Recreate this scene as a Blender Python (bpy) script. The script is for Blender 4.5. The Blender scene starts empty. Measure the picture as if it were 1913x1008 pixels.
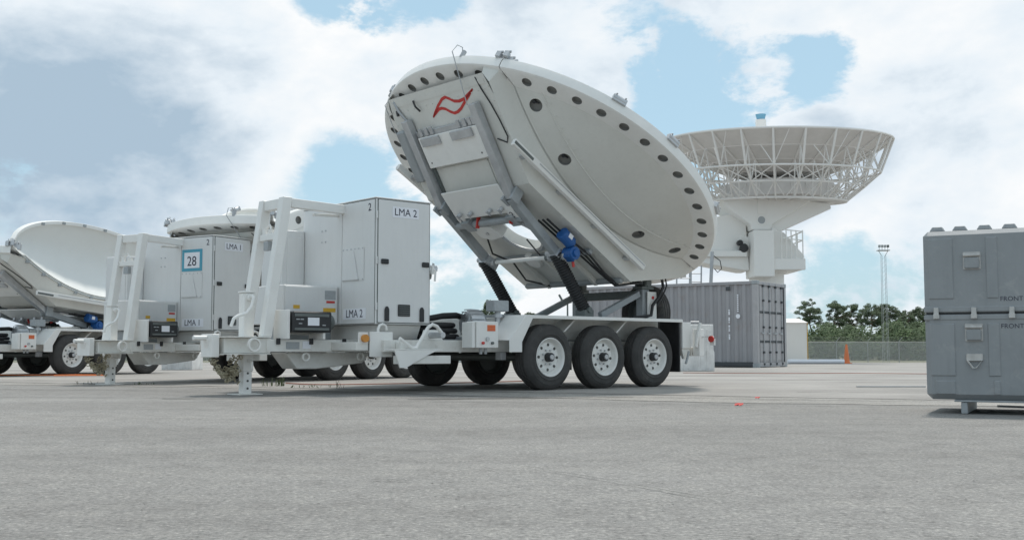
import bpy, bmesh, math, random
from mathutils import Vector, Matrix
R = math.radians
PI = math.pi
SC = bpy.context.scene
COL = SC.collection
random.seed(7)

# ------------------------------------------------------------------ camera, sky, sun, exposure
cam_d = bpy.data.cameras.new('camera'); cam = bpy.data.objects.new('camera', cam_d); COL.objects.link(cam)
cam_d.sensor_width = 36; cam_d.lens = 38.58; cam_d.clip_start = 0.05; cam_d.clip_end = 3000
cam.location = (0, 0, .46); cam.rotation_euler = (R(90 + 4.24), 0, 0)
SC.camera = cam
SC.view_settings.view_transform = 'Standard'; SC.view_settings.look = 'None'
SC.view_settings.exposure = 0.18; SC.view_settings.gamma = 1

SUN_EL, SUN_AZ = 67, 22          # azimuth measured from +Y towards +X (the sun stands behind the trailers, to the right)
world = bpy.data.worlds.new('World'); SC.world = world; world.use_nodes = True
def build_world():
    nt = world.node_tree; N = nt.nodes; L = nt.links; N.clear()
    out = N.new('ShaderNodeOutputWorld'); bg = N.new('ShaderNodeBackground'); bg.inputs[1].default_value = .1
    sky = N.new('ShaderNodeTexSky'); sky.sky_type = 'NISHITA'; sky.sun_disc = False
    sky.sun_elevation = R(SUN_EL); sky.sun_rotation = R(SUN_AZ); sky.air_density = 1.0; sky.dust_density = 1.2; sky.ozone_density = 1.6
    tc = N.new('ShaderNodeTexCoord')
    def math_(op, a, b=None, c=None, clamp=False):
        m = N.new('ShaderNodeMath'); m.operation = op; m.use_clamp = clamp
        for i, v in enumerate((a, b, c)):
            if v is None: continue
            if isinstance(v, (int, float)): m.inputs[i].default_value = v
            else: L.new(v, m.inputs[i])
        return m.outputs[0]
    mp = N.new('ShaderNodeMapping'); mp.inputs['Scale'].default_value = (1, 1, 1.7); mp.inputs['Location'].default_value = (3.1, 1.7, .4)
    L.new(tc.outputs['Generated'], mp.inputs[0])
    def noise(scale, det, rough, dist, w=0):
        n = N.new('ShaderNodeTexNoise'); n.noise_dimensions = '4D'
        n.inputs['Scale'].default_value = scale; n.inputs['Detail'].default_value = det
        n.inputs['Roughness'].default_value = rough; n.inputs['Distortion'].default_value = dist; n.inputs['W'].default_value = w
        L.new(mp.outputs[0], n.inputs['Vector']); return n.outputs[0]
    big = noise(3.2, 2, .5, .2, 1.3); puff = noise(7.5, 12, .62, .15, 4.2); shade = noise(4.5, 5, .55, .3, 8.1)
    d = math_('ADD', math_('MULTIPLY', big, .8), math_('MULTIPLY', puff, .95))
    # single clouds and gaps of this sky: (direction x, z at y=1, radius, amount)
    for cx, cz, rad, am in ((-.38, .17, .22, .30), (-.17, .33, .045, -.24), (-.09, .325, .06, -.2), (.17, .225, .075, -.26), (.28, .262, .05, -.2),
                            (-.46, .13, .055, -.13), (-.14, .16, .06, -.14), (-.36, .12, .05, -.08), (.33, .09, .17, -.09), (.38, .29, .18, .2), (-.05, .06, .12, -.03), (-.05, .24, .16, .12), (-.28, .29, .12, .1)):
        v = Vector((cx, 1, cz)).normalized()
        dm = N.new('ShaderNodeVectorMath'); dm.operation = 'DISTANCE'; L.new(tc.outputs['Generated'], dm.inputs[0]); dm.inputs[1].default_value = v
        mr = N.new('ShaderNodeMapRange'); mr.interpolation_type = 'SMOOTHSTEP'
        mr.inputs[1].default_value = 0; mr.inputs[2].default_value = rad * 1.25; mr.inputs[3].default_value = am; mr.inputs[4].default_value = 0
        L.new(math_('ADD', dm.outputs['Value'], math_('MULTIPLY', math_('SUBTRACT', puff, .5), rad * 1.6)), mr.inputs[0]); d = math_('ADD', d, mr.outputs[0])
    cov = N.new('ShaderNodeMapRange'); cov.interpolation_type = 'SMOOTHSTEP'
    cov.inputs[1].default_value = .82; cov.inputs[2].default_value = .92; L.new(d, cov.inputs[0])
    # cloud brightness: thick parts go blue grey, edges stay white
    v = Vector((-.44, 1, .175)).normalized()
    dm = N.new('ShaderNodeVectorMath'); dm.operation = 'DISTANCE'; L.new(tc.outputs['Generated'], dm.inputs[0]); dm.inputs[1].default_value = v
    mrd = N.new('ShaderNodeMapRange'); mrd.interpolation_type = 'SMOOTHSTEP'; mrd.inputs[2].default_value = .30; mrd.inputs[3].default_value = .24; mrd.inputs[4].default_value = 0
    L.new(dm.outputs['Value'], mrd.inputs[0])
    thick = math_('ADD', math_('ADD', math_('MULTIPLY', shade, .95), math_('MULTIPLY', puff, .55)), mrd.outputs[0])
    rmp = N.new('ShaderNodeValToRGB'); cr = rmp.color_ramp
    cr.elements[0].position = .64; cr.elements[0].color = (.87, .88, .885, 1)
    cr.elements[1].position = 1.0; cr.elements[1].color = (.37, .48, .585, 1)
    e = cr.elements.new(.80); e.color = (.72, .785, .84, 1)
    L.new(thick, rmp.inputs[0])
    up = N.new('ShaderNodeVectorMath'); up.operation = 'SCALE'; up.inputs['Scale'].default_value = 10; L.new(rmp.outputs[0], up.inputs[0])
    mix = N.new('ShaderNodeMix'); mix.data_type = 'RGBA'
    L.new(cov.outputs[0], mix.inputs['Factor'])
    # thin high haze over the clear patches
    hz = N.new('ShaderNodeMix'); hz.data_type = 'RGBA'; hz.inputs['Factor'].default_value = .68; hz.inputs['B'].default_value = (4.5, 6.7, 7.9, 1)
    L.new(sky.outputs[0], hz.inputs['A']); L.new(hz.outputs['Result'], mix.inputs['A']); L.new(up.outputs[0], mix.inputs['B'])
    L.new(mix.outputs['Result'], bg.inputs[0]); L.new(bg.outputs[0], out.inputs[0])
build_world()
sun_d = bpy.data.lights.new('sun', 'SUN'); sun_d.energy = 2.3; sun_d.angle = R(6); sun_d.color = (1, .955, .89)
sun = bpy.data.objects.new('sun', sun_d); COL.objects.link(sun)
sd = Vector((math.sin(R(SUN_AZ)) * math.cos(R(SUN_EL)), math.cos(R(SUN_AZ)) * math.cos(R(SUN_EL)), math.sin(R(SUN_EL))))
sun.rotation_euler = sd.to_track_quat('Z', 'Y').to_euler(); sun.location = (0, 0, 40)

# ------------------------------------------------------------------ materials
MATS = {}
def mat(name, col, rough=.5, metal=0, var=.08, vs=3., grime=0, bump=0, bs=60., spec=.5, streak=0, scuff=None):
    """painted / cast surface: base colour with large soft variation, optional grime, streaks and fine relief"""
    m = bpy.data.materials.new(name); m.use_nodes = True; nt = m.node_tree; N = nt.nodes; L = nt.links
    b = N['Principled BSDF']; b.inputs['Roughness'].default_value = rough; b.inputs['Metallic'].default_value = metal
    b.inputs['Specular IOR Level'].default_value = spec
    tc = N.new('ShaderNodeTexCoord')
    n = N.new('ShaderNodeTexNoise'); n.inputs['Scale'].default_value = vs; n.inputs['Detail'].default_value = 6; n.inputs['Roughness'].default_value = .6
    L.new(tc.outputs['Object'], n.inputs['Vector'])
    r = N.new('ShaderNodeValToRGB'); lo = [c * (1 - var) for c in col]; hi = [min(1, c * (1 + var)) for c in col]
    r.color_ramp.elements[0].position = .3; r.color_ramp.elements[1].position = .7
    r.color_ramp.elements[0].color = (*lo, 1); r.color_ramp.elements[1].color = (*hi, 1); L.new(n.outputs[0], r.inputs[0])
    last = r.outputs[0]
    if grime or streak:
        mp = N.new('ShaderNodeMapping'); mp.inputs['Scale'].default_value = (9, 9, .9) if streak else (2.5, 2.5, 2.5); L.new(tc.outputs['Object'], mp.inputs[0])
        g = N.new('ShaderNodeTexNoise'); g.inputs['Scale'].default_value = 2.2; g.inputs['Detail'].default_value = 8; g.inputs['Roughness'].default_value = .7
        L.new(mp.outputs[0], g.inputs['Vector'])
        mr = N.new('ShaderNodeMapRange'); mr.inputs[1].default_value = .5; mr.inputs[2].default_value = .8; mr.inputs[4].default_value = max(grime, streak); L.new(g.outputs[0], mr.inputs[0])
        mx = N.new('ShaderNodeMix'); mx.data_type = 'RGBA'; L.new(mr.outputs[0], mx.inputs['Factor']); L.new(last, mx.inputs['A'])
        mx.inputs['B'].default_value = (col[0] * .45, col[1] * .42, col[2] * .37, 1); last = mx.outputs['Result']
    if scuff:                                  # pale dust and scrapes: (amount, scale, colour)
        sn = N.new('ShaderNodeTexNoise'); sn.inputs['Scale'].default_value = scuff[1]; sn.inputs['Detail'].default_value = 10; sn.inputs['Roughness'].default_value = .75; sn.inputs['Distortion'].default_value = .6
        L.new(tc.outputs['Object'], sn.inputs['Vector'])
        mr = N.new('ShaderNodeMapRange'); mr.inputs[1].default_value = .54; mr.inputs[2].default_value = .72; mr.inputs[4].default_value = scuff[0]; L.new(sn.outputs[0], mr.inputs[0])
        mx = N.new('ShaderNodeMix'); mx.data_type = 'RGBA'; L.new(mr.outputs[0], mx.inputs['Factor']); L.new(last, mx.inputs['A']); mx.inputs['B'].default_value = (*scuff[2], 1); last = mx.outputs['Result']
    L.new(last, b.inputs['Base Color'])
    rr = N.new('ShaderNodeMapRange'); rr.inputs[3].default_value = max(.05, rough - .12); rr.inputs[4].default_value = min(1, rough + .12); L.new(n.outputs[0], rr.inputs[0]); L.new(rr.outputs[0], b.inputs['Roughness'])
    if bump:
        bn = N.new('ShaderNodeTexNoise'); bn.inputs['Scale'].default_value = bs; bn.inputs['Detail'].default_value = 4; L.new(tc.outputs['Object'], bn.inputs['Vector'])
        bp = N.new('ShaderNodeBump'); bp.inputs['Strength'].default_value = bump; bp.inputs['Distance'].default_value = .01; L.new(bn.outputs[0], bp.inputs['Height']); L.new(bp.outputs[0], b.inputs['Normal'])
    MATS[name] = m; return m
WHITE = mat('white_paint', (.80, .79, .76), .42, var=.03, grime=.14, bump=.03)
CAB = mat('cabinet_paint', (.70, .70, .69), .38, var=.03, streak=.10, bump=.03, bs=90)
FRAME = mat('frame_paint', (.74, .73, .69), .5, var=.05, grime=.3, bump=.06, scuff=(.35, 9, (.38, .29, .21)))
DISHW = mat('dish_back_paint', (.66, .655, .615), .55, var=.05, vs=1.6, streak=.12, bump=.03, bs=30)
DISHIN = mat('reflector_paint', (.74, .75, .73), .5, var=.02, vs=1.5, grime=.05)
ALU = mat('bare_aluminium', (.50, .51, .52), .38, .55, var=.1, vs=9, bump=.05)
STEEL = mat('grey_painted_steel', (.34, .36, .37), .5, .1, var=.12, vs=6, grime=.3, bump=.06)
DKGREY = mat('dark_grey_steel', (.13, .145, .14), .5, .1, var=.15, vs=6, grime=.25)
BLACK = mat('black_plastic', (.022, .023, .025), .5, var=.2, vs=12)
DARK = mat('hole_black', (.085, .085, .08), .8, var=.2)
RUBBER = mat('tyre_rubber', (.062, .060, .058), .75, var=.25, vs=7, bump=.12, bs=120, spec=.3, scuff=(.55, 5, (.17, .155, .135)))
BELLOW = mat('bellows_rubber', (.018, .018, .019), .6, var=.2, vs=8)
BLUE = mat('motor_blue', (.015, .10, .32), .4, var=.12, vs=9, grime=.2)
RED = mat('signal_red', (.55, .045, .035), .5, var=.1)
LOGORED = mat('logo_red', (.52, .035, .03), .45, var=.05)
TEXTBLK = mat('lettering_dark', (.035, .037, .06), .6, var=.1)
STICK = mat('sticker_white', (.80, .81, .85), .5, var=.02)
YELLOW = mat('sticker_yellow', (.68, .40, .04), .5, var=.06)
ORANGE = mat('orange_plastic', (.72, .19, .06), .5, var=.1, grime=.15)
AMBER = mat('amber_lens', (.60, .25, .04), .3, var=.1)
TEAL = mat('sticker_teal', (.07, .33, .45), .5, var=.05)
FEEDB = mat('feed_blue', (.16, .40, .56), .4, var=.05)
LGREY = mat('plate_grey', (.36, .38, .39), .5, var=.1, vs=30)
CASE = mat('case_plastic', (.275, .29, .298), .55, var=.07, vs=4, streak=.16, bump=.10, bs=160, scuff=(.45, 7, (.42, .42, .41)))
CASEMETAL = mat('case_hardware', (.50, .49, .47), .4, .5, var=.15, vs=20)
CONT = mat('container_paint', (.33, .325, .335), .6, var=.07, vs=1.2, streak=.3, bump=.05, scuff=(.4, 2.2, (.27, .19, .14)))
CONTD = mat('container_door_paint', (.41, .40, .405), .6, var=.10, vs=2.2, streak=.4, bump=.06)
CONTDARK = mat('container_dark_trim', (.06, .065, .07), .6, var=.2)
CONC = mat('block_concrete_paint', (.70, .69, .67), .8, var=.15, vs=5, streak=.5, bump=.3, bs=25)
TELE = mat('observatory_white', (.82, .805, .77), .5, var=.02, vs=.8, streak=.05)
TRUSS = mat('truss_white', (.78, .76, .73), .5, var=.04, vs=2)
PANEL = mat('reflector_panel_back', (.68, .655, .63), .55, var=.06, vs=2)
GALV = mat('galvanised_steel', (.40, .41, .42), .45, .4, var=.1, vs=8)
WOOD = mat('pallet_wood', (.22, .18, .14), .8, var=.2, vs=10, bump=.2)
CHAIN = mat('weathered_chain', (.40, .36, .26), .6, .3, var=.3, vs=20)
BARK = mat('pine_bark', (.16, .12, .09), .9, var=.3, vs=6)
WEED = mat('weed_green', (.075, .10, .04), .8, var=.4, vs=30)
BLDG = mat('distant_building_white', (.60, .60, .58), .7, var=.04, vs=.6)
GLASS = mat('window_dark', (.05, .06, .07), .2, var=.1)
def leafmat(name, c):
    m = mat(name, c, .75, var=.45, vs=.5); b = m.node_tree.nodes['Principled BSDF']
    b.inputs['Subsurface Weight'].default_value = 0
    return m
LEAF = leafmat('pine_foliage', (.078, .112, .052)); LEAF2 = leafmat('shrub_foliage', (.078, .118, .045))

def ground_mat(name='aged_asphalt', lo=(.240, .232, .219), hi=(.298, .289, .275)):
    m = bpy.data.materials.new(name); m.use_nodes = True; nt = m.node_tree; N = nt.nodes; L = nt.links
    b = N['Principled BSDF']; b.inputs['Roughness'].default_value = .88; b.inputs['Specular IOR Level'].default_value = .3
    tc = N.new('ShaderNodeTexCoord')
    def noise(s, d, r, sc=(1, 1, 1)):
        mp = N.new('ShaderNodeMapping'); mp.inputs['Scale'].default_value = sc; L.new(tc.outputs['Object'], mp.inputs[0])
        n = N.new('ShaderNodeTexNoise'); n.inputs['Scale'].default_value = s; n.inputs['Detail'].default_value = d; n.inputs['Roughness'].default_value = r
        L.new(mp.outputs[0], n.inputs[0]); return n.outputs[0]
    def ramp(x, stops):
        r = N.new('ShaderNodeValToRGB'); cr = r.color_ramp
        cr.elements[0].position, cr.elements[0].color = stops[0][0], (*stops[0][1], 1); cr.elements[1].position, cr.elements[1].color = stops[-1][0], (*stops[-1][1], 1)
        for p, c in stops[1:-1]: e = cr.elements.new(p); e.color = (*c, 1)
        L.new(x, r.inputs[0]); return r.outputs[0]
    def mix(a, bb, f, mode='MIX'):
        x = N.new('ShaderNodeMix'); x.data_type = 'RGBA'; x.blend_type = mode
        if isinstance(f, float): x.inputs['Factor'].default_value = f
        else: L.new(f, x.inputs['Factor'])
        L.new(a, x.inputs['A'])
        if isinstance(bb, tuple): x.inputs['B'].default_value = (*bb, 1)
        else: L.new(bb, x.inputs['B'])
        return x.outputs['Result']
    base = ramp(noise(.35, 5, .6), [(.3, lo), (.7, hi)])
    spk = ramp(noise(62, 4, .85), [(.32, (.34, .34, .34)), (.45, (.86, .86, .86)), (.55, (1.0, 1.0, 1.0)), (.70, (1.85, 1.82, 1.76))])
    c = mix(base, spk, 1.0, 'MULTIPLY')
    spk2 = ramp(noise(26, 6, .85), [(.34, (.58, .58, .58)), (.46, (.96, .96, .96)), (.55, (1.03, 1.03, 1.03)), (.66, (1.45, 1.43, 1.40))])
    c = mix(c, spk2, .85, 'MULTIPLY')
    mot = ramp(noise(5.5, 6, .7), [(.34, (.86, .855, .85)), (.5, (1, 1, 1)), (.66, (1.10, 1.095, 1.08))]); c = mix(c, mot, 1.0, 'MULTIPLY')
    # old tyre marks and wiped bands lying across the yard
    band = ramp(noise(.55, 4, .55, (.25, 1.6, 1)), [(.36, (.91, .905, .90)), (.5, (1, 1, 1)), (.66, (1.06, 1.055, 1.045))])
    c = mix(c, band, 1.0, 'MULTIPLY')
    stain = ramp(noise(1.3, 6, .7), [(.60, (0, 0, 0)), (.72, (1, 1, 1))])
    c = mix(c, (.12, .115, .11), mix(stain, (0, 0, 0), .65))
    L.new(c, b.inputs['Base Color'])
    bp = N.new('ShaderNodeBump'); bp.inputs['Strength'].default_value = .55; bp.inputs['Distance'].default_value = .012
    L.new(noise(60, 4, .75), bp.inputs['Height']); L.new(bp.outputs[0], b.inputs['Normal'])
    return m
def concrete_mat():
    m = bpy.data.materials.new('yard_concrete'); m.use_nodes = True; nt = m.node_tree; N = nt.nodes; L = nt.links
    b = N['Principled BSDF']; b.inputs['Roughness'].default_value = .85
    tc = N.new('ShaderNodeTexCoord')
    def noise(s, d, r, sc=(1, 1, 1)):
        mp = N.new('ShaderNodeMapping'); mp.inputs['Scale'].default_value = sc; L.new(tc.outputs['Object'], mp.inputs[0])
        n = N.new('ShaderNodeTexNoise'); n.inputs['Scale'].default_value = s; n.inputs['Detail'].default_value = d; n.inputs['Roughness'].default_value = r
        L.new(mp.outputs[0], n.inputs[0]); return n.outputs[0]
    r = N.new('ShaderNodeValToRGB'); cr = r.color_ramp
    cr.elements[0].position = .32; cr.elements[0].color = (.215, .20, .185, 1); cr.elements[1].position = .68; cr.elements[1].color = (.42, .40, .375, 1)
    L.new(noise(.5, 8, .68, (.6, 1.2, 1)), r.inputs[0])
    g = N.new('ShaderNodeValToRGB'); g.color_ramp.elements[0].position = .3; g.color_ramp.elements[0].color = (.8, .8, .8, 1); g.color_ramp.elements[1].position = .7; g.color_ramp.elements[1].color = (1.15, 1.14, 1.12, 1)
    L.new(noise(45, 4, .8), g.inputs[0])
    x = N.new('ShaderNodeMix'); x.data_type = 'RGBA'; x.blend_type = 'MULTIPLY'; x.inputs['Factor'].default_value = 1; L.new(r.outputs[0], x.inputs['A']); L.new(g.outputs[0], x.inputs['B'])
    L.new(x.outputs['Result'], b.inputs['Base Color'])
    return m
ASPH = ground_mat(); WORN = ground_mat('worn_asphalt', (.30, .285, .265), (.385, .37, .345)); CONCY = concrete_mat()
GRASS = mat('dry_grass', (.20, .185, .11), .9, var=.3, vs=.6)
JOINT = mat('joint_tar', (.07, .068, .063), .85, var=.4, vs=3)
def fence_mat():
    m = bpy.data.materials.new('chain_link'); m.use_nodes = True; nt = m.node_tree; N = nt.nodes; L = nt.links
    b = N['Principled BSDF']; b.inputs['Base Color'].default_value = (.58, .59, .59, 1); b.inputs['Metallic'].default_value = .3; b.inputs['Roughness'].default_value = .5
    tc = N.new('ShaderNodeTexCoord'); mp = N.new('ShaderNodeMapping'); mp.inputs['Rotation'].default_value = (0, R(45), 0); mp.inputs['Scale'].default_value = (20, 20, 20); L.new(tc.outputs['Object'], mp.inputs[0])
    ck = N.new('ShaderNodeTexBrick'); ck.offset = 0; ck.inputs['Scale'].default_value = 1; ck.inputs['Mortar Size'].default_value = .12; ck.inputs['Brick Width'].default_value = 1; ck.inputs['Row Height'].default_value = 1
    sx = N.new('ShaderNodeSeparateXYZ'); cx = N.new('ShaderNodeCombineXYZ'); L.new(mp.outputs[0], sx.inputs[0]); L.new(sx.outputs[0], cx.inputs[0]); L.new(sx.outputs[2], cx.inputs[1]); L.new(cx.outputs[0], ck.inputs['Vector'])
    L.new(ck.outputs['Fac'], b.inputs['Alpha']); return m
LINK = fence_mat()

# ------------------------------------------------------------------ mesh helpers
class MB:
    """collects shapes; flip=True takes (u, w, z) trailer coordinates, w towards the kerb side"""
    def __init__(s): s.v = []; s.f = []
    def add(s, vs, fs):
        o = len(s.v); s.v += [tuple(v) for v in vs]; s.f += [tuple(i + o for i in f) for f in fs]; return s
    def box(s, x0, x1, y0, y1, z0, z1):
        vs = [(x, y, z) for x in (x0, x1) for y in (y0, y1) for z in (z0, z1)]
        return s.add(vs, [(0, 1, 3, 2), (4, 6, 7, 5), (0, 4, 5, 1), (2, 3, 7, 6), (0, 2, 6, 4), (1, 5, 7, 3)])
    def hexa(s, a, b):                         # two quads a, b (4 points each) -> closed solid
        return s.add(list(a) + list(b), [(0, 1, 2, 3), (7, 6, 5, 4)] + [(i, i + 4, (i + 1) % 4 + 4, (i + 1) % 4) for i in range(4)])
    def prism(s, poly, axis, a, b):            # polygon in the two other axes, extruded along axis from a to b
        def mk(p, q):
            return {'x': (q, p[0], p[1]), 'y': (p[0], q, p[1]), 'z': (p[0], p[1], q)}[axis]
        n = len(poly); vs = [mk(p, a) for p in poly] + [mk(p, b) for p in poly]
        return s.add(vs, [tuple(range(n))] + [tuple(range(2 * n - 1, n - 1, -1))] + [(i, i + n, (i + 1) % n + n, (i + 1) % n) for i in range(n)])
    def beam(s, p, q, wd, ht, up=(0, 0, 1)):
        p = Vector(p); q = Vector(q); d = (q - p).normalized(); up = Vector(up)
        if abs(d.dot(up)) > .98: up = Vector((1, 0, 0))
        sd_ = d.cross(up).normalized() * wd / 2; u = sd_.cross(d).normalized() * ht / 2
        return s.hexa([p - sd_ - u, p + sd_ - u, p + sd_ + u, p - sd_ + u], [q - sd_ - u, q + sd_ - u, q + sd_ + u, q - sd_ + u])
    def cyl(s, p, q, r, r2=None, n=16, cap=True):
        p = Vector(p); q = Vector(q); d = (q - p).normalized(); a = d.orthogonal().normalized(); b = d.cross(a); r2 = r if r2 is None else r2
        vs = [p + (a * math.cos(t) + b * math.sin(t)) * r for t in [2 * PI * i / n for i in range(n)]] + [q + (a * math.cos(t) + b * math.sin(t)) * r2 for t in [2 * PI * i / n for i in range(n)]]
        fs = [(i, (i + 1) % n, (i + 1) % n + n, i + n) for i in range(n)]
        if cap: fs += [tuple(range(n - 1, -1, -1)), tuple(range(n, 2 * n))]
        return s.add(vs, fs)
    def tube(s, pts, r, n=8, cap=True):
        pts = [Vector(p) for p in pts]; m = len(pts); rs = r if isinstance(r, (list, tuple)) else [r] * m
        vs = []; a = None
        for i, p in enumerate(pts):
            d = (pts[min(i + 1, m - 1)] - pts[max(i - 1, 0)]).normalized()
            a = d.orthogonal().normalized() if a is None else (a - d * a.dot(d)).normalized()
            b = d.cross(a)
            vs += [p + (a * math.cos(2 * PI * k / n) + b * math.sin(2 * PI * k / n)) * rs[i] for k in range(n)]
        fs = [(i * n + k, i * n + (k + 1) % n, (i + 1) * n + (k + 1) % n, (i + 1) * n + k) for i in range(m - 1) for k in range(n)]
        if cap: fs += [tuple(range(n - 1, -1, -1)), tuple(range((m - 1) * n, m * n))]
        return s.add(vs, fs)
    def lathe(s, prof, c, axis, n=32, close=False):   # prof: (radius, along axis)
        c = Vector(c); ax = Vector(axis).normalized(); a = ax.orthogonal().normalized(); b = ax.cross(a); m = len(prof)
        vs = [c + ax * h + (a * math.cos(2 * PI * k / n) + b * math.sin(2 * PI * k / n)) * r for r, h in prof for k in range(n)]
        mm = m if close else m - 1
        return s.add(vs, [(i * n + k, i * n + (k + 1) % n, ((i + 1) % m) * n + (k + 1) % n, ((i + 1) % m) * n + k) for i in range(mm) for k in range(n)])
    def mesh(s, name, bevel=0, flip=True, fixn=True, smooth=32):
        me = bpy.data.meshes.new(name)
        me.from_pydata([(x, -y, z) for x, y, z in s.v] if flip else s.v, [], s.f)
        bm = bmesh.new(); bm.from_mesh(me)
        if fixn: bmesh.ops.recalc_face_normals(bm, faces=bm.faces)
        if bevel:
            es = [e for e in bm.edges if len(e.link_faces) == 2 and e.calc_face_angle(0) > R(35)]
            bmesh.ops.bevel(bm, geom=es, offset=bevel, segments=1, affect='EDGES', clamp_overlap=True)
        bm.to_mesh(me); bm.free()
        if smooth:
            me.shade_smooth(); me.set_sharp_from_angle(angle=R(smooth))
        return me
    def build(s, name, m, parent=None, bevel=0, flip=True, fixn=True, smooth=32, loc=None):
        me = s.mesh(name, bevel, flip, fixn, smooth); me.materials.append(m)
        return put(name, me, parent, loc)
def put(name, me, parent=None, loc=None):
    o = bpy.data.objects.new(name, me); COL.objects.link(o); o.parent = parent
    if loc is not None: o.location = (loc[0], -loc[1], loc[2])
    return o
def tag(o, label, cat=None, group=None, kind=None):
    if label: o['label'] = label
    if cat: o['category'] = cat
    if group: o['group'] = group
    if kind: o['kind'] = kind
    return o
def thing(name, label, cat, loc=(0, 0, 0), rot=(0, 0, 0), group=None):
    o = bpy.data.objects.new(name, None); COL.objects.link(o); o.location = loc; o.rotation_euler = rot; o.empty_display_size = .2
    return tag(o, label, cat, group)
def copy_tree(o, parent=None, skip=()):
    c = o.copy(); COL.objects.link(c); c.parent = parent
    for ch in list(o.children):
        if ch.name.split('.')[0] not in skip: copy_tree(ch, c, skip)
    return c
def text(body, size, name, m, parent, origin, xdir, ydir, depth=.002, align='CENTER', bold=.0):
    """flat raised lettering: origin, reading direction and up direction in the parent's own (unflipped) axes"""
    cu = bpy.data.curves.new('txt', 'FONT'); cu.body = body; cu.size = size; cu.extrude = depth; cu.offset = bold; cu.align_x = align; cu.align_y = 'CENTER'; cu.resolution_u = 3
    t = bpy.data.objects.new('txt', cu); COL.objects.link(t)
    dg = bpy.context.evaluated_depsgraph_get(); dg.update(); me = bpy.data.meshes.new_from_object(t.evaluated_get(dg)); bpy.data.objects.remove(t); bpy.data.curves.remove(cu)
    x = Vector(xdir).normalized(); y = Vector(ydir).normalized(); z = x.cross(y)
    M = Matrix((x, y, z)).transposed().to_4x4(); M.translation = Vector(origin); me.transform(M)
    me.materials.clear(); me.materials.append(m); return put(name, me, parent)
def gz(y):
    return -.0001 * min(max(y - 20, 0), 90) ** 2

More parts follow.
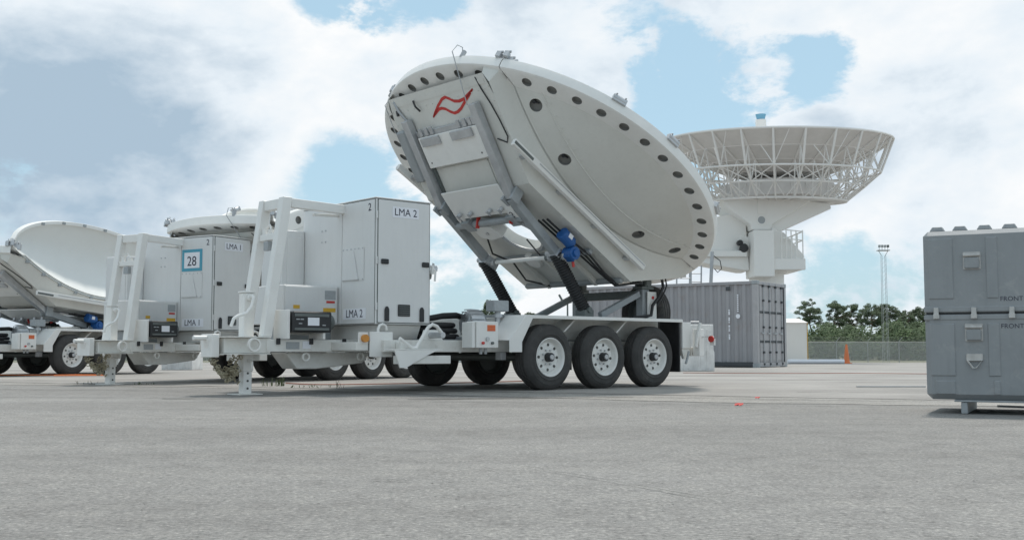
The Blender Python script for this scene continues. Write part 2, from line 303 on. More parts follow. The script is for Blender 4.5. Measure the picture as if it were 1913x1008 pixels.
# ------------------------------------------------------------------ ground
def ground():
    ys = [-12, 0, 5, 10, 15, 20, 25, 30, 35, 40, 46, 52, 58, 64, 70, 78, 86, 94, 102, 110, 160, 300, 800, 1800]
    xs = [-900, -300, -100, -40, -20, -10, 0, 10, 20, 40, 100, 300, 900]
    v = [(x, y, gz(y)) for y in ys for x in xs]; n = len(xs)
    f = [(j * n + i, j * n + i + 1, (j + 1) * n + i + 1, (j + 1) * n + i) for j in range(len(ys) - 1) for i in range(n - 1)]
    tag(MB().add(v, f).build('ground', ASPH, flip=False, fixn=False, smooth=0), 'grey weathered asphalt yard', kind='structure')
    # paler concrete apron behind the tarred joint, and grass beyond the fence
    def edge(x): return 16.4 - .515 * (x + 7.7)
    xs2 = [-60, -40, -28, -20, -14, -10, -7, -4, -2, 0, 2, 3, 4, 5, 6, 8, 10, 14, 18]
    v = []; f = []
    yy = [0, .02, .06, .12, .2, .3, .42, .56, .7, .85, 1]
    for k in yy:
        for x in xs2:
            y0 = max(edge(x), 7.6); y = y0 + (72 - y0) * k; v.append((x, y, gz(y) + .004))
    n = len(xs2)
    f = [(j * n + i, j * n + i + 1, (j + 1) * n + i + 1, (j + 1) * n + i) for j in range(len(yy) - 1) for i in range(n - 1)]
    x_r = [18, 30, 60, 120]; o = len(v)
    for k in yy:
        for x in x_r: y = 7.6 + (72 - 7.6) * k; v.append((x, y, gz(y) + .004))
    f += [(o + j * 4 + i, o + j * 4 + i + 1, o + (j + 1) * 4 + i + 1, o + (j + 1) * 4 + i) for j in range(len(yy) - 1) for i in range(3)]
    tag(MB().add(v, f).build('concrete_apron', CONCY, flip=False, fixn=False, smooth=0), 'pale concrete apron under the trailers', kind='structure')
    v = [(x, y, gz(y) + .004) for y in (80, 90, 100, 110, 200, 400) for x in (-400, -100, 0, 100, 400)]
    f = [(j * 5 + i, j * 5 + i + 1, (j + 1) * 5 + i + 1, (j + 1) * 5 + i) for j in range(5) for i in range(4)]
    tag(MB().add(v, f).build('grass_field', GRASS, flip=False, fixn=False, smooth=0), 'dry grass beyond the apron', kind='structure')
    rnd = random.Random(4); v = []; xs3 = [-15 + .35 * i for i in range(66)]; dep = .9
    for x in xs3:
        y0 = edge(x) - .03; dep += rnd.uniform(-.16, .16); dep = min(1.5, max(.35, dep))
        for k in range(4): y = y0 - dep * k / 3; v.append((x + (.08 * rnd.uniform(-1, 1) if k else 0), y, gz(y) + .003))
    f = [(i * 4 + k + 1, (i + 1) * 4 + k + 1, (i + 1) * 4 + k, i * 4 + k) for i in range(len(xs3) - 1) for k in range(3)]
    tag(MB().add(v, f).build('worn_asphalt_band', WORN, flip=False, fixn=False, smooth=0), 'paler worn gravelly strip of asphalt along the joint', kind='structure')
    # joints and cracks: thin tar strips with wandering edges
    def strip(name, p, q, wd, amp, seed, z=.008):
        rnd = random.Random(seed); n = max(6, int((Vector(q) - Vector(p)).length / .22)); d = (Vector(q) - Vector(p)); s = Vector((-d.y, d.x)).normalized()
        v = []; off = 0
        for i in range(n + 1):
            off += rnd.uniform(-amp, amp); off *= .93; c = Vector(p) + d * i / n + s * off; w_ = wd * rnd.uniform(.35, 1.2)
            for sg in (-1, 1): v.append((c.x + s.x * sg * w_ / 2, c.y + s.y * sg * w_ / 2, gz(c.y) + z))
        return MB().add(v, [(2 * i, 2 * i + 1, 2 * i + 3, 2 * i + 2) for i in range(n)]).build(name, JOINT, flip=False, fixn=False, smooth=0)
    J = [((-16, 20.67), (6.6, 9.03), .045, .02), ((-9, 17.9), (-2.0, 15.1), .035, .02), ((-14, 15.6), (4, 10.1), .03, .05), ((3.2, 12.4), (14, 10.9), .035, .02), ((2, 17.6), (22, 17.2), .05, .02), ((1.5, 24), (26, 23.2), .07, .02),
         ((2.5, 20.2), (26, 20.0), .05, .03), ((-30, 26), (-4, 25), .08, .03), ((-3.4, 10.75), (1.2, 11.1), .05, .06), ((-1.0, 10.55), (.35, 10.9), .10, .03), ((.05, 4.4), (.62, 3.42), .005, .014), ((-1.9, 5.6), (-.9, 6.3), .006, .02), ((2.2, 6.6), (3.6, 7.1), .008, .025), ((-4.5, 8.2), (-1.8, 7.4), .010, .03), ((-.5, 3.95), (-.36, 3.93), .008, .01), ((-12, 12.4), (-2, 10.4), .025, .04), ((-2, 10.4), (7, 8.4), .02, .05)]
    for i, (p, q, w_, a) in enumerate(J): tag(strip('pavement_joint', p, q, w_, a, i), None, kind='structure')
ground()

# ------------------------------------------------------------------ trailer (u = rearwards, w = towards the camera side, z up; u = 0 at the front axle)
def make_wheel_meshes():
    t = MB(); pr = [(.225, .10), (.235, .118), (.262, .122), (.268, .127), (.276, .127), (.282, .122), (.31, .120), (.330, .119), (.334, .115), (.345, .112), (.37, .098), (.383, .082)]
    tread = [(.392, .072), (.393, .05), (.384, .047), (.384, .041), (.394, .038), (.395, .004), (.386, .001), (.386, -.004), (.395, -.007), (.394, -.038), (.384, -.041), (.384, -.047), (.393, -.05), (.392, -.072)]
    prof = pr + tread + [(r, -h) for r, h in reversed(pr)]
    tyre = t.lathe(prof, (0, 0, 0), (0, 1, 0), 48, close=True).mesh('wheel'); tyre.materials.append(RUBBER)
    r = MB().lathe([(.218, .085), (.232, .118), (.226, .122), (.212, .112), (.205, .085), (.200, .06), (.185, .045), (.172, .062), (.150, .070), (.118, .060), (.080, .066), (.001, .066)], (0, 0, 0), (0, 1, 0), 40).mesh('rim', smooth=40); r.materials.append(WHITE)
    inner = MB().lathe([(.001, -.02), (.205, -.02), (.228, -.12), (.224, -.122), (.19, -.05), (.001, -.05)], (0, 0, 0), (0, 1, 0), 24).mesh('brake_drum'); inner.materials.append(DKGREY)
    hh = MB()
    for k in range(8):
        a = 2 * PI * k / 8 + .2; c = Vector((math.cos(a) * .148, 0, math.sin(a) * .148)); hh.cyl(c + Vector((0, .058, 0)), c + Vector((0, .0725, 0)), .0175, n=12)
    hh = hh.mesh('hand_holes'); hh.materials.append(DARK)
    ln = MB()
    for k in range(8):
        a = 2 * PI * k / 8 + .6; c = Vector((math.cos(a) * .088, 0, math.sin(a) * .088)); ln.cyl(c + Vector((0, .06, 0)), c + Vector((0, .088, 0)), .012, n=6)
    ln = ln.mesh('lug_nuts'); ln.materials.append(ALU)
    hb = MB().cyl((0, .06, 0), (0, .135, 0), .056, .052, 20).mesh('hub', .004); hb.materials.append(BLACK)
    hc = MB().cyl((0, .136, 0), (0, .15, 0), .034, .030, 16).mesh('hub_cap', .003); hc.materials.append(ALU)
    return tyre, [('rim', r), ('brake_drum', inner), ('hand_holes', hh), ('lug_nuts', ln), ('hub', hb), ('hub_cap', hc)]
TYRE, WPARTS = make_wheel_meshes()
def wheel(parent, u, w, z=.392, spin=0., out=1, name='wheel'):
    o = put(name, TYRE, parent, (u, w, z)); o.rotation_euler = (0, spin, 0 if out > 0 else PI)
    for n, me in WPARTS:
        p = put(n, me, o)
        if n in ('hand_holes', 'lug_nuts'): p['kind'] = 'stuff'
    return o

def make_trailer(stowed=False):
    t = thing('antenna_trailer', 'x', 'trailer')
    # chassis
    f = MB()
    for s in (-1, 1): f.box(-2.15, 2.62, s * .82 - .045, s * .82 + .045, .452, .585)
    f.build('side_rail', FRAME, t, .006)
    for u in (-1.9, -1.1, -.3, .5, 1.3, 2.1):
        MB().box(u - .04, u + .04, -.775, .775, .46, .57).build('cross_member', FRAME, t, .005)
    MB().box(-.9, 2.5, -.80, .80, .588, .60).build('deck_plate', STEEL, t)
    bx = MB(); bx.box(-.45, 2.42, -.78, .78, .602, .865); bx.build('axle_housing_box', FRAME, t, .008)
    MB().box(-.40, 2.45, -.79, .79, .868, .9).build('upper_deck', STEEL, t, .004)
    # tongue: two rails closing into a box, with coupler
    for s in (-1, 1):
        MB().box(-3.25, -1.6, s * .255 - .045, s * .255 + .045, .455, .588).build('tongue_rail', FRAME, t, .006)
    MB().prism([(-3.66, -.16), (-3.66, .16), (-3.2, .30), (-3.2, -.30)], 'z', .44, .602).build('tongue_box', FRAME, t, .006)
    MB().box(-3.69, -3.2, -.31, .31, .604, .614).box(-3.69, -3.2, -.31, .31, .428, .438).build('tongue_flange', FRAME, t, .003)
    cp = MB(); cp.box(-3.78, -3.70, -.13, .13, .40, .64); cp.cyl((-3.93, 0, .60), (-3.74, 0, .60), .026, n=16); cp.beam((-3.74, 0, .60), (-3.72, 0, .5), .1, .12)
    cp.build('coupler', WHITE, t, .005)
    rg = MB(); rg.lathe([(.055, -.02), (.072, -.02), (.072, .02), (.055, .02)], (-3.42, .345, .53), (0, 1, 0), 20, close=True); rg.build('tie_ring', WHITE, t)
    for u in (-2.75, -2.05):
        MB().lathe([(.04 + .012 * math.cos(a), .012 * math.sin(a)) for a in [2 * PI * i / 8 for i in range(8)]], (u, .26, .40), (0, 1, 0), 20, close=True).build('lashing_ring', FRAME, t)
    for u in (-3.12, -2.72, -2.30): MB().box(u - .022, u + .022, .302, .325, .535, .60).build('marker_lamp', BLACK, t, .004)
    MB().box(-3.02, -2.86, .302, .305, .485, .56).build('data_plate', LGREY, t)
    MB().box(-2.82, -2.72, .302, .305, .49, .57).build('warning_sticker', STICK, t)
    MB().box(-1.98, -1.86, .302, .305, .47, .55).build('data_plate', LGREY, t)
    # jack
    jk = MB(); jk.box(-3.39, -3.27, -.06, .06, .25, 1.08); j = jk.build('jack_tube', WHITE, t, .006)
    MB().box(-3.38, -3.28, -.05, .05, .012, .30).build('jack_leg', WHITE, j, .005)
    MB().box(-3.47, -3.19, -.13, .13, .002, .014).build('jack_foot', FRAME, j, .003)
    for z in (.07, .15, .23): MB().cyl((-3.33, .051, z), (-3.33, .056, z), .012, n=10).build('pin_hole', DARK, j)
    cr = MB(); cr.tube([(-3.33, .06, 1.03), (-3.33, .14, 1.04), (-3.335, .16, 1.02), (-3.36, .165, .93), (-3.42, .17, .86), (-3.52, .175, .83), (-3.57, .18, .80), (-3.60, .18, .72)], .018, 10); cr.cyl((-3.33, .05, 1.03), (-3.33, .11, 1.03), .035, n=14)
    cr.build('jack_crank', WHITE, j)
    MB().box(-3.40, -3.26, -.07, .07, 1.082, 1.10).build('jack_cap', WHITE, j, .004)
    pn = MB(); pn.tube([(-3.33, .05, .36), (-3.33, .12, .36), (-3.33, .135, .35), (-3.33, .135, .28)], .016, 8); pn.build('jack_pin', WHITE, j)
    MB().box(-3.27, -3.18, -.03, .03, .36, .45).build('jack_bracket', FRAME, j, .004)
    # safety chain: links heaped below the coupler
    ch = MB(); rnd = random.Random(5)
    lk = [(.022 + .006 * math.cos(a), .006 * math.sin(a)) for a in [2 * PI * i / 6 for i in range(6)]]
    for s in range(3):
        n = 16
        for i in range(n):
            x = i / (n - 1); u = -3.72 + .28 * x + rnd.uniform(-.015, .015); z = .41 - (.16 + .05 * s) * math.sin(PI * x) + rnd.uniform(-.015, .015); w = -.05 + .07 * s + rnd.uniform(-.02, .02)
            ch.lathe(lk, (u, w, z), (rnd.uniform(-1, 1), rnd.uniform(-1, 1), rnd.uniform(-1, 1)), 10, close=True)
    for i in range(30): ch.lathe(lk, (-3.50 + rnd.gauss(0, .045), .04 + rnd.gauss(0, .04), .24 + rnd.gauss(0, .04)), (rnd.uniform(-1, 1), rnd.uniform(-1, 1), rnd.uniform(-1, 1)), 10, close=True)
    tag(ch.build('safety_chain', CHAIN, t), 'heaped rusty safety chain', kind='stuff')
    # portal frame over the tongue
    for s in (-1, 1):
        MB().hexa([(-3.28, s * .22 - .05, .616), (-3.17, s * .22 - .05, .616), (-3.17, s * .22 + .05, .616), (-3.28, s * .22 + .05, .616)],
                  [(-3.06, s * .22 - .05, 2.12), (-2.95, s * .22 - .05, 2.12), (-2.95, s * .22 + .05, 2.12), (-3.06, s * .22 + .05, 2.12)]).build('portal_post', WHITE, t, .006)
    MB().box(-3.05, -2.96, -.168, .168, 2.0, 2.11).build('portal_beam', WHITE, t, .006)
    MB().box(-3.10, -3.01, -.168, .168, 1.66, 1.73).build('portal_beam', WHITE, t, .006)
    MB().beam((-2.948, .20, 2.065), (-2.21, .12, 2.06), .08, .10).build('stay_beam', WHITE, t, .005)
    MB().beam((-2.60, .12, 1.97), (-2.21, .02, 2.0), .03, .03).build('stay_brace', WHITE, t, .003)
    MB().box(-3.11, -3.055, -.06, .04, 1.55, 1.65).build('junction_cover', LGREY, t, .004)
    # small ladder rung behind the posts and lamp on top of the beam
    kn = MB(); kn.cyl((-3.06, -.12, 1.73), (-3.06, -.12, 1.80), .03, n=12); kn.cyl((-3.06, .02, 1.73), (-3.06, .02, 1.78), .035, n=12); kn.tube([(-3.06, -.12, 1.78), (-3.04, -.05, 1.84), (-3.06, .02, 1.78)], .012, 8); kn.build('cable_gland', WHITE, t)
    # near side plate with hook and amber lamp
    MB().box(-2.30, -2.0, .80, .815, .40, .67).build('side_shield', WHITE, t, .005)
    MB().tube([(-2.18, .79, .60), (-2.18, .79, .70), (-2.16, .79, .74), (-2.12, .79, .755), (-2.08, .79, .735), (-2.07, .79, .69)], .016, 8).build('hook', WHITE, t)
    MB().box(-2.46, -2.302, .30, .79, .47, .56).build('shield_arm', FRAME, t, .005)
    MB().cyl((-2.36, .792, .60), (-2.36, .83, .60), .042, n=18).build('amber_marker', AMBER, t)
    MB().box(-2.43, -2.305, .775, .791, .54, .665).build('marker_bracket', WHITE, t, .004)
    # outrigger with folded crank
    MB().box(-2.1, -1.42, .96, 1.10, .325, .415).build('outrigger_beam', FRAME, t, .005)
    MB().box(-2.0, -1.7, .868, .958, .34, .44).box(-2.0, -1.92, .868, .958, .44, .56).build('outrigger_bracket', FRAME, t, .004)
    MB().prism([(-2.19, .47), (-1.62, .47), (-1.75, .42), (-2.04, .285), (-2.12, .285)], 'y', 1.102, 1.118).build('outrigger_gusset', WHITE, t, .003)
    MB().box(-2.19, -1.55, .94, 1.118, .472, .484).build('outrigger_plate', WHITE, t, .003)
    MB().tube([(-2.08, 1.05, .60), (-1.92, 1.05, .50), (-1.86, 1.05, .50), (-1.80, 1.05, .58), (-1.70, 1.05, .72), (-1.64, 1.05, .755), (-1.58, 1.05, .735), (-1.50, 1.04, .66)], .02, 10).build('outrigger_crank', WHITE, t)
    MB().prism([(-1.62, .586), (-1.32, .586), (-1.38, .70), (-1.58, .70)], 'y', .80, .83).build('crank_bracket', WHITE, t, .003)
    MB().cyl((-1.50, .8, .64), (-1.50, 1.06, .64), .035, n=12).build('crank_socket', ALU, t)
    # deck front: hoses, blower, electrical box, gauge box
    for i, (z, r_) in enumerate(((.632, .33), (.70, .31), (.766, .29))):
        MB().tube([(-1.12 + r_ * 1.05 * math.cos(a), .28 + r_ * math.sin(a), z) for a in [2 * PI * k / 28 + i * .4 for k in range(27)]], .032, 10).build('hose_coil', BELLOW, t)
    MB().tube([(-1.42, .42, .78), (-1.25, .46, .84), (-1.05, .48, .875), (-.86, .48, .885), (-.72, .47, .86), (-.68, .44, .78)], .036, 10).build('suction_hose', BELLOW, t)
    MB().box(-1.6, -.45, -.75, .75, .587, .598).build('hose_tray', STEEL, t)
    bl = MB(); bl.lathe([(.001, -.02), (.12, -.02), (.155, .0), (.165, .03), (.165, .16), (.13, .20), (.08, .21), (.001, .21)], (-.80, .62, .78), (1, .25, 0), 26); b = bl.build('blower', ALU, t)
    for k in range(5): MB().lathe([(r_, -.032), (r_ + .006, -.032), (r_ + .006, -.024), (r_, -.024)] if False else [(.03 + k * .028, -.036), (.036 + k * .028, -.036), (.036 + k * .028, -.026), (.03 + k * .028, -.026)], (-.80, .62, .78), (1, .25, 0), 24, close=True).build('guard_ring', GALV, b)
    for k in range(14):
        a = 2 * PI * k / 14; c = Vector((-.80, .62, .78)) ; axv = Vector((1, .25, 0)).normalized(); aa = axv.orthogonal().normalized(); bb = axv.cross(aa)
        d = aa * math.cos(a) + bb * math.sin(a); MB().tube([c + d * .17 - axv * .03, c + d * .176 + axv * .05, c + d * .17 + axv * .16], .006, 5).build('cooling_fin', GALV, b)
    MB().box(-.95, -.55, .50, .74, .60, .63).build('blower_foot', STEEL, t, .003)
    eb = MB(); eb.box(-1.08, -.76, .95, 1.14, .50, .80); e = eb.build('electrical_box', WHITE, t, .006)
    MB().box(-1.13, -1.09, .93, 1.12, .50, .79).build('box_door_edge', WHITE, e, .004)
    MB().box(-.93, -.81, 1.1415, 1.1435, .69, .76).build('warning_label', ORANGE, e)
    for z in (.70, .72, .74): MB().box(-.92, -.82, 1.1440, 1.1446, z - .003, z + .003).build('label_line', RED, e)
    MB().cyl((-.93, 1.141, .60), (-.93, 1.158, .60), .024, n=16).build('rotary_switch', ALU, e)
    for u in (-1.0, -.86): MB().cyl((u, 1.141, .555), (u, 1.165, .555), .016, n=10).build('socket', RED if u < -.9 else DKGREY, e)
    for u in (-.95, -.88): MB().cyl((u, 1.05, .43), (u, 1.05, .498), .02, n=10).build('cable_gland', GALV, e)
    MB().box(-.95, -.86, .868, .948, .53, .60).build('box_bracket', FRAME, e, .003)
    gb = MB(); gb.box(-.60, -.37, .72, .88, .93, 1.06); g = gb.build('gauge_box', LGREY, t, .008)
    MB().cyl((-.48, .80, .60), (-.48, .80, .93), .035, n=12).cyl((-.48, .80, .86), (-.48, .80, .90), .06, n=14).build('gauge_post', ALU, g)
    # fenders, inner wall gussets, axles, wheels
    for s in (1, -1):
        fd = MB(); fd.box(-.38, 2.42, *sorted((s * .81, s * 1.2)), .868, .886); fd.hexa([(-.38, s * .81, .886), (-.38, s * 1.2, .886), (-.38, s * 1.2, .868), (-.38, s * .81, .868)], [(-.66, s * .81, .59), (-.66, s * 1.2, .59), (-.645, s * 1.2, .58), (-.645, s * .81, .58)])
        fo = fd.build('fender', WHITE, t, .003)
        MB().prism([(-.40, .884), (-.655, .588), (-.655, .452), (-.46, .452), (-.46, .57), (-.29, .845), (2.42, .845), (2.42, .884)], 'y', s * 1.202, s * 1.212).build('fender_skirt', WHITE, fo, .003)
        for u in (.46, 1.39):
            MB().prism([(u - .10, .70), (u + .10, .86), (u + .13, .86), (u - .07, .70)], 'y', s * .795, s * 1.05).build('fender_gusset', WHITE, fo)
        MB().box(2.36, 2.385, *sorted((s * .86, s * 1.19)), .19, .862).build('mud_flap', BLACK, t)
        for k in range(3):
            wheel(t, .93 * k, s * 1.085, spin=random.uniform(0, .7) + k, out=s)
    for k in range(3):
        MB().cyl((.93 * k, -.98, .392), (.93 * k, .98, .392), .05, n=14).build('axle', DKGREY, t)
    for s in (1, -1):
        for k in range(2): MB().beam((.93 * k + .1, s * .72, .37), (.93 * k + .83, s * .72, .37), .06, .05).build('leaf_spring', DKGREY, t)
    MB().box(-.55, -.47, .84, .94, .36, .45).build('spring_hanger', GALV, t, .003)
    # belly box hanging below the tongue
    MB().prism([(-2.95, .448), (-1.85, .448), (-1.95, .33), (-2.55, .27), (-2.80, .27)], 'y', -.16, .16).build('belly_housing', FRAME, t, .008)
    # rear: panel, bumper beam, corner jack, lamp
    MB().box(2.425, 2.60, .86, 1.2, .50, .85).build('rear_locker', WHITE, t, .006)
    MB().box(2.63, 2.75, -1.18, 1.18, .40, .52).build('rear_bumper', FRAME, t, .006)
    rj = MB(); rj.box(2.64, 2.74, 1.19, 1.31, .40, .76); rj.build('rear_jack', WHITE, t, .006)
    MB().tube([(2.60, 1.28, .52), (2.62, 1.30, .70), (2.66, 1.31, .84)], .024, 8).build('rear_crank', WHITE, t)
    MB().prism([(2.43, .50), (2.60, .50), (2.56, .36), (2.47, .36)], 'y', 1.14, 1.18).build('rear_gusset', FRAME, t, .003)
    MB().tube([(2.50, 1.24, .46), (2.44, 1.26, .36), (2.41, 1.26, .30)], .016, 8).build('jack_handle', STEEL, t)
    MB().beam((2.70, 1.31, .655), (2.70, 1.50, .655), .02, .02).build('lamp_arm', WHITE, t)
    MB().box(2.69, 2.71, 1.44, 1.52, .54, .63).build('reflector_plate', WHITE, t)
    MB().cyl((2.68, 1.48, .625), (2.66, 1.48, .625), .042, n=18).build('tail_lamp', RED, t)
    # hinge frame at the back of the deck
    for s in (1, -1):
        w = s * .62
        MB().box(2.22, 2.36, w - .06, w + .06, .902, 1.30).build('hinge_tower', STEEL, t, .005)
        MB().beam((1.45, w, .93), (2.20, w, 1.24), .07, .08).build('hinge_strut', STEEL, t, .004)
        hb_ = MB(); hb_.box(2.18, 2.42, w - .09, w + .09, 1.302, 1.34); hb_.cyl((2.30, w - .11, 1.39), (2.30, w + .11, 1.39), .055, n=16); hb_.box(2.24, 2.36, w - .10, w - .06, 1.34, 1.45); hb_.box(2.24, 2.36, w + .06, w + .10, 1.34, 1.45); hb_.build('hinge_bearing', DKGREY, t, .004)
        MB().box(1.0, 1.16, s * .7 - .09, s * .7 + .09, .902, .99).cyl((1.08, s * .7 - .11, .99), (1.08, s * .7 + .11, .99), .04, n=12).build('actuator_foot', DKGREY, t, .004)
    MB().box(2.24, 2.34, -.558, .558, 1.18, 1.29).build('hinge_cross_beam', DKGREY, t, .005)
    pl = MB(); pl.box(2.28, 2.46, .70, .72, .902, 1.27); pp = pl.build('reflector_board', WHITE, t, .004)
    MB().cyl((2.38, .7205, 1.19), (2.38, .728, 1.19), .022, n=14).build('red_reflector', RED, pp)
    MB().tube([(2.05, .55, 1.47), (2.3, .72, 1.50), (2.50, .78, 1.46), (2.53, .78, 1.34), (2.44, .78, 1.20), (2.33, .76, 1.08), (2.30, .76, .95), (2.15, .74, .92), (2.0, .7, .915)], .022, 8).build('cable_loop', BLACK, t)
    MB().tube([(2.05, .50, 1.49), (2.32, .70, 1.52), (2.54, .80, 1.50), (2.58, .80, 1.36), (2.50, .80, 1.22), (2.40, .78, 1.08)], .012, 6).build('cable_loop', BLACK, t)
    # spare wheel standing behind the hinge frame
    sp = wheel(t, 2.62, .38, .99, name='spare_wheel'); sp.rotation_euler = (0, 0, R(90))
    MB().box(2.42, 2.82, .30, .46, .588, .612).box(2.74, 2.80, .33, .43, .612, .99).build('spare_carrier', STEEL, t, .004)
    if not stowed:
        ends = ((.56, 1.69), (1.08, .99))
    else:
        ends = ((.70, 1.0), (1.08, .99))
    for s in (1, -1):
        (u0, z0), (u1, z1) = ends; p = Vector((u0, s * .7, z0)); q = Vector((u1, s * .7, z1)); d = q - p; n = 24 if not stowed else 8
        pts = [p + d * (i / (2 * n)) for i in range(2 * n + 1)]
        MB().tube(pts, [.086 if i % 2 else .073 for i in range(2 * n + 1)], 14).build('actuator_bellows', BELLOW, t)
    return t

# ------------------------------------------------------------------ dish antenna (s = rearwards along the back plate, w = camera side, t = along the dish axis)
T0, KP, RS, RR = .23, .158, 2.10, 2.365
def sh(s, w): return T0 + KP * (s * s + w * w)
def bt(s): return .17 + (max(0, -.9 - s)) * .55 + max(0, s - 1.2) * .76
def polar(front=False, nseg=120):
    v = []; f = []; mi = []
    rs = [.33 + (RS - .33) * i / 20 for i in range(21)]
    for side in (0, 1):
        for r in rs:
            for k in range(nseg):
                a = 2 * PI * k / nseg; v.append((r * math.cos(a), r * math.sin(a), T0 + KP * r * r + (.06 if side else 0)))
    n = nseg; m = len(rs)
    for side in (0, 1):
        o = side * m * n
        for i in range(m - 1):
            for k in range(n):
                q = (o + i * n + k, o + i * n + (k + 1) % n, o + (i + 1) * n + (k + 1) % n, o + (i + 1) * n + k); f.append(q); mi.append(side)
    for i in (0, m - 1):
        for k in range(n): f.append((i * n + k, i * n + (k + 1) % n, (i + m) * n + (k + 1) % n, (i + m) * n + k)); mi.append(0)
    return v, f, mi
RECESS = mat('recess_grey', (.20, .20, .19), .8, var=.15)
def drilled(v, f, mi, mats, holes):
    """closed shell with real blind holes: holes = (s, w, t, outward normal, radius, depth)"""
    me = bpy.data.meshes.new('shell'); me.from_pydata([(x, -y, z) for x, y, z in v], [], f)
    for p, i in zip(me.polygons, mi): p.material_index = i
    for m in mats: me.materials.append(m)
    bm = bmesh.new(); bm.from_mesh(me); bmesh.ops.recalc_face_normals(bm, faces=bm.faces); bm.to_mesh(me); bm.free()
    c = MB()
    for s_, w_, t_, n_, r_, dep in holes:
        p = Vector((s_, -w_, t_)); c.cyl(p + n_ * .05, p - n_ * dep, r_, n=20)
    cm = c.mesh('cutter', flip=False, smooth=0); cm.materials.append(RECESS)
    a = bpy.data.objects.new('a', me); b = bpy.data.objects.new('b', cm); COL.objects.link(a); COL.objects.link(b)
    md = a.modifiers.new('b', 'BOOLEAN'); md.operation = 'DIFFERENCE'; md.object = b; md.solver = 'EXACT'; md.material_mode = 'TRANSFER'
    dg = bpy.context.evaluated_depsgraph_get(); dg.update(); out = bpy.data.meshes.new_from_object(a.evaluated_get(dg))
    for o in (a, b): bpy.data.objects.remove(o)
    return out
def cut_mesh(name, src, lo, hi, end=0):
    me = src.copy(); me.name = name
    bm = bmesh.new(); bm.from_mesh(me)
    for plane, nrm in ((lo, (0, 1, 0)), (hi, (0, -1, 0)), (0 if end else None, (-end, 0, 0))):
        if plane is None: continue
        g = list(bm.verts) + list(bm.edges) + list(bm.faces)
        r = bmesh.ops.bisect_plane(bm, geom=g, plane_co=(0, -plane, 0), plane_no=nrm, clear_outer=True)
    bm.to_mesh(me); bm.free()
    me.shade_smooth(); me.set_sharp_from_angle(angle=R(40)); return me
def make_dish_meshes():
    v, f, mi = polar(); G = 1.12; g = .004
    hs = []
    for sg in (1, -1):
        for q in (-1.49, -.78, .76, 1.45):
            hs.append((q, sg * 1.28, sh(q, 1.28), Vector((2 * KP * q, -2 * KP * sg * 1.28, -1)).normalized(), .082, .045))
    rh = []
    for k in range(44):
        a = 2 * PI * (k + .5) / 44; rh.append((2.215 * math.cos(a), 2.215 * math.sin(a), .940, Vector((0, 0, -1)), .063, .032))
    rim = MB().lathe([(2.085, .925), (2.10, .927), (2.345, .955), (RR, .968), (RR + .004, 1.03), (RR, 1.092), (2.355, 1.10), (2.33, 1.10), (2.30, 1.04), (2.10, .965), (2.085, .96)], (0, 0, 0), (0, 0, 1), 144, close=True)
    shell = drilled(v, f, mi, (DISHW, DISHIN), hs); ring = drilled(rim.v, rim.f, [0] * len(rim.f), (WHITE,), rh)
    out = {}
    for nm, lo, hi in (('center', -G + g, G - g), ('near', G + g, None), ('far', None, -G - g)):
        out[nm] = (cut_mesh('reflector_' + nm, shell, lo, hi), [cut_mesh('rim_' + nm, ring, lo, hi, e) for e in ((-1, 1) if nm == 'center' else (0,))])
    return out
DM = make_dish_meshes()
FITTING = MB().cyl((-.035, .03, -.04), (-.035, .03, -.012), .024, n=10).box(-.04, .03, .02, .034, -.04, -.025).mesh('hole_fitting', flip=False); FITTING.materials.append(BLACK)
def on_shell(o, s, w):
    n = Vector((2 * KP * s, -2 * KP * w, -1)).normalized()
    o.location = Vector((s, -w, sh(s, w))) + n * .004; o.rotation_euler = n.to_track_quat('Z', 'Y').to_euler(); return o
CLAMP = MB()
for a in range(5):
    rr_ = random.Random(a); x, y, z = -.10 + .05 * a, rr_.uniform(-.04, .04), rr_.uniform(-.03, .05)
    CLAMP.box(x - .03, x + .03, y - .03, y + .03, z - .05, z + .03); CLAMP.cyl((x - .03, y, z + .03), (x + .04, y, z + .045), .018, n=8); CLAMP.beam((x, y - .03, z), (x + rr_.uniform(-.05, .05), y - .045, z + .09), .02, .02)
CLAMP = CLAMP.mesh('rim_clamp', .004); CLAMP.materials.append(ALU)
CLAMP2 = MB().box(-.09, .09, -.03, .03, -.02, .06).box(-.07, -.05, -.04, .04, .06, .075).box(.05, .07, -.04, .04, .06, .075).cyl((-.08, 0, .03), (.08, 0, .03), .04, n=10).mesh('rim_hinge', .004); CLAMP2.materials.append(ALU)
def P_f(l, w, h):            # point on the sloped front underside: l up the slope, h outwards
    return (-.9 - .876 * l - .482 * h, w, .17 + .482 * l - .876 * h)
def fbox(b, l0, l1, w0, w1, h0, h1):
    return b.hexa([P_f(l0, w0, h0), P_f(l1, w0, h0), P_f(l1, w1, h0), P_f(l0, w1, h0)], [P_f(l0, w0, h1), P_f(l1, w0, h1), P_f(l1, w1, h1), P_f(l0, w1, h1)])
LOGO_UP = [(-1.83, -0.217), (-1.872, -0.147), (-1.942, -0.035), (-1.998, 0.08), (-2.009, 0.155), (-1.979, 0.217), (-1.943, 0.279), (-1.928, 0.37), (-1.938, 0.477), (-1.971, 0.575), (-2.014, 0.686)]
LOGO_LO = [(-2.014, 0.686), (-1.963, 0.582), (-1.907, 0.468), (-1.845, 0.349), (-1.821, 0.269), (-1.816, 0.203), (-1.845, 0.135), (-1.884, 0.075), (-1.902, 0.012), (-1.901, -0.051), (-1.87, -0.136), (-1.83, -0.217)]
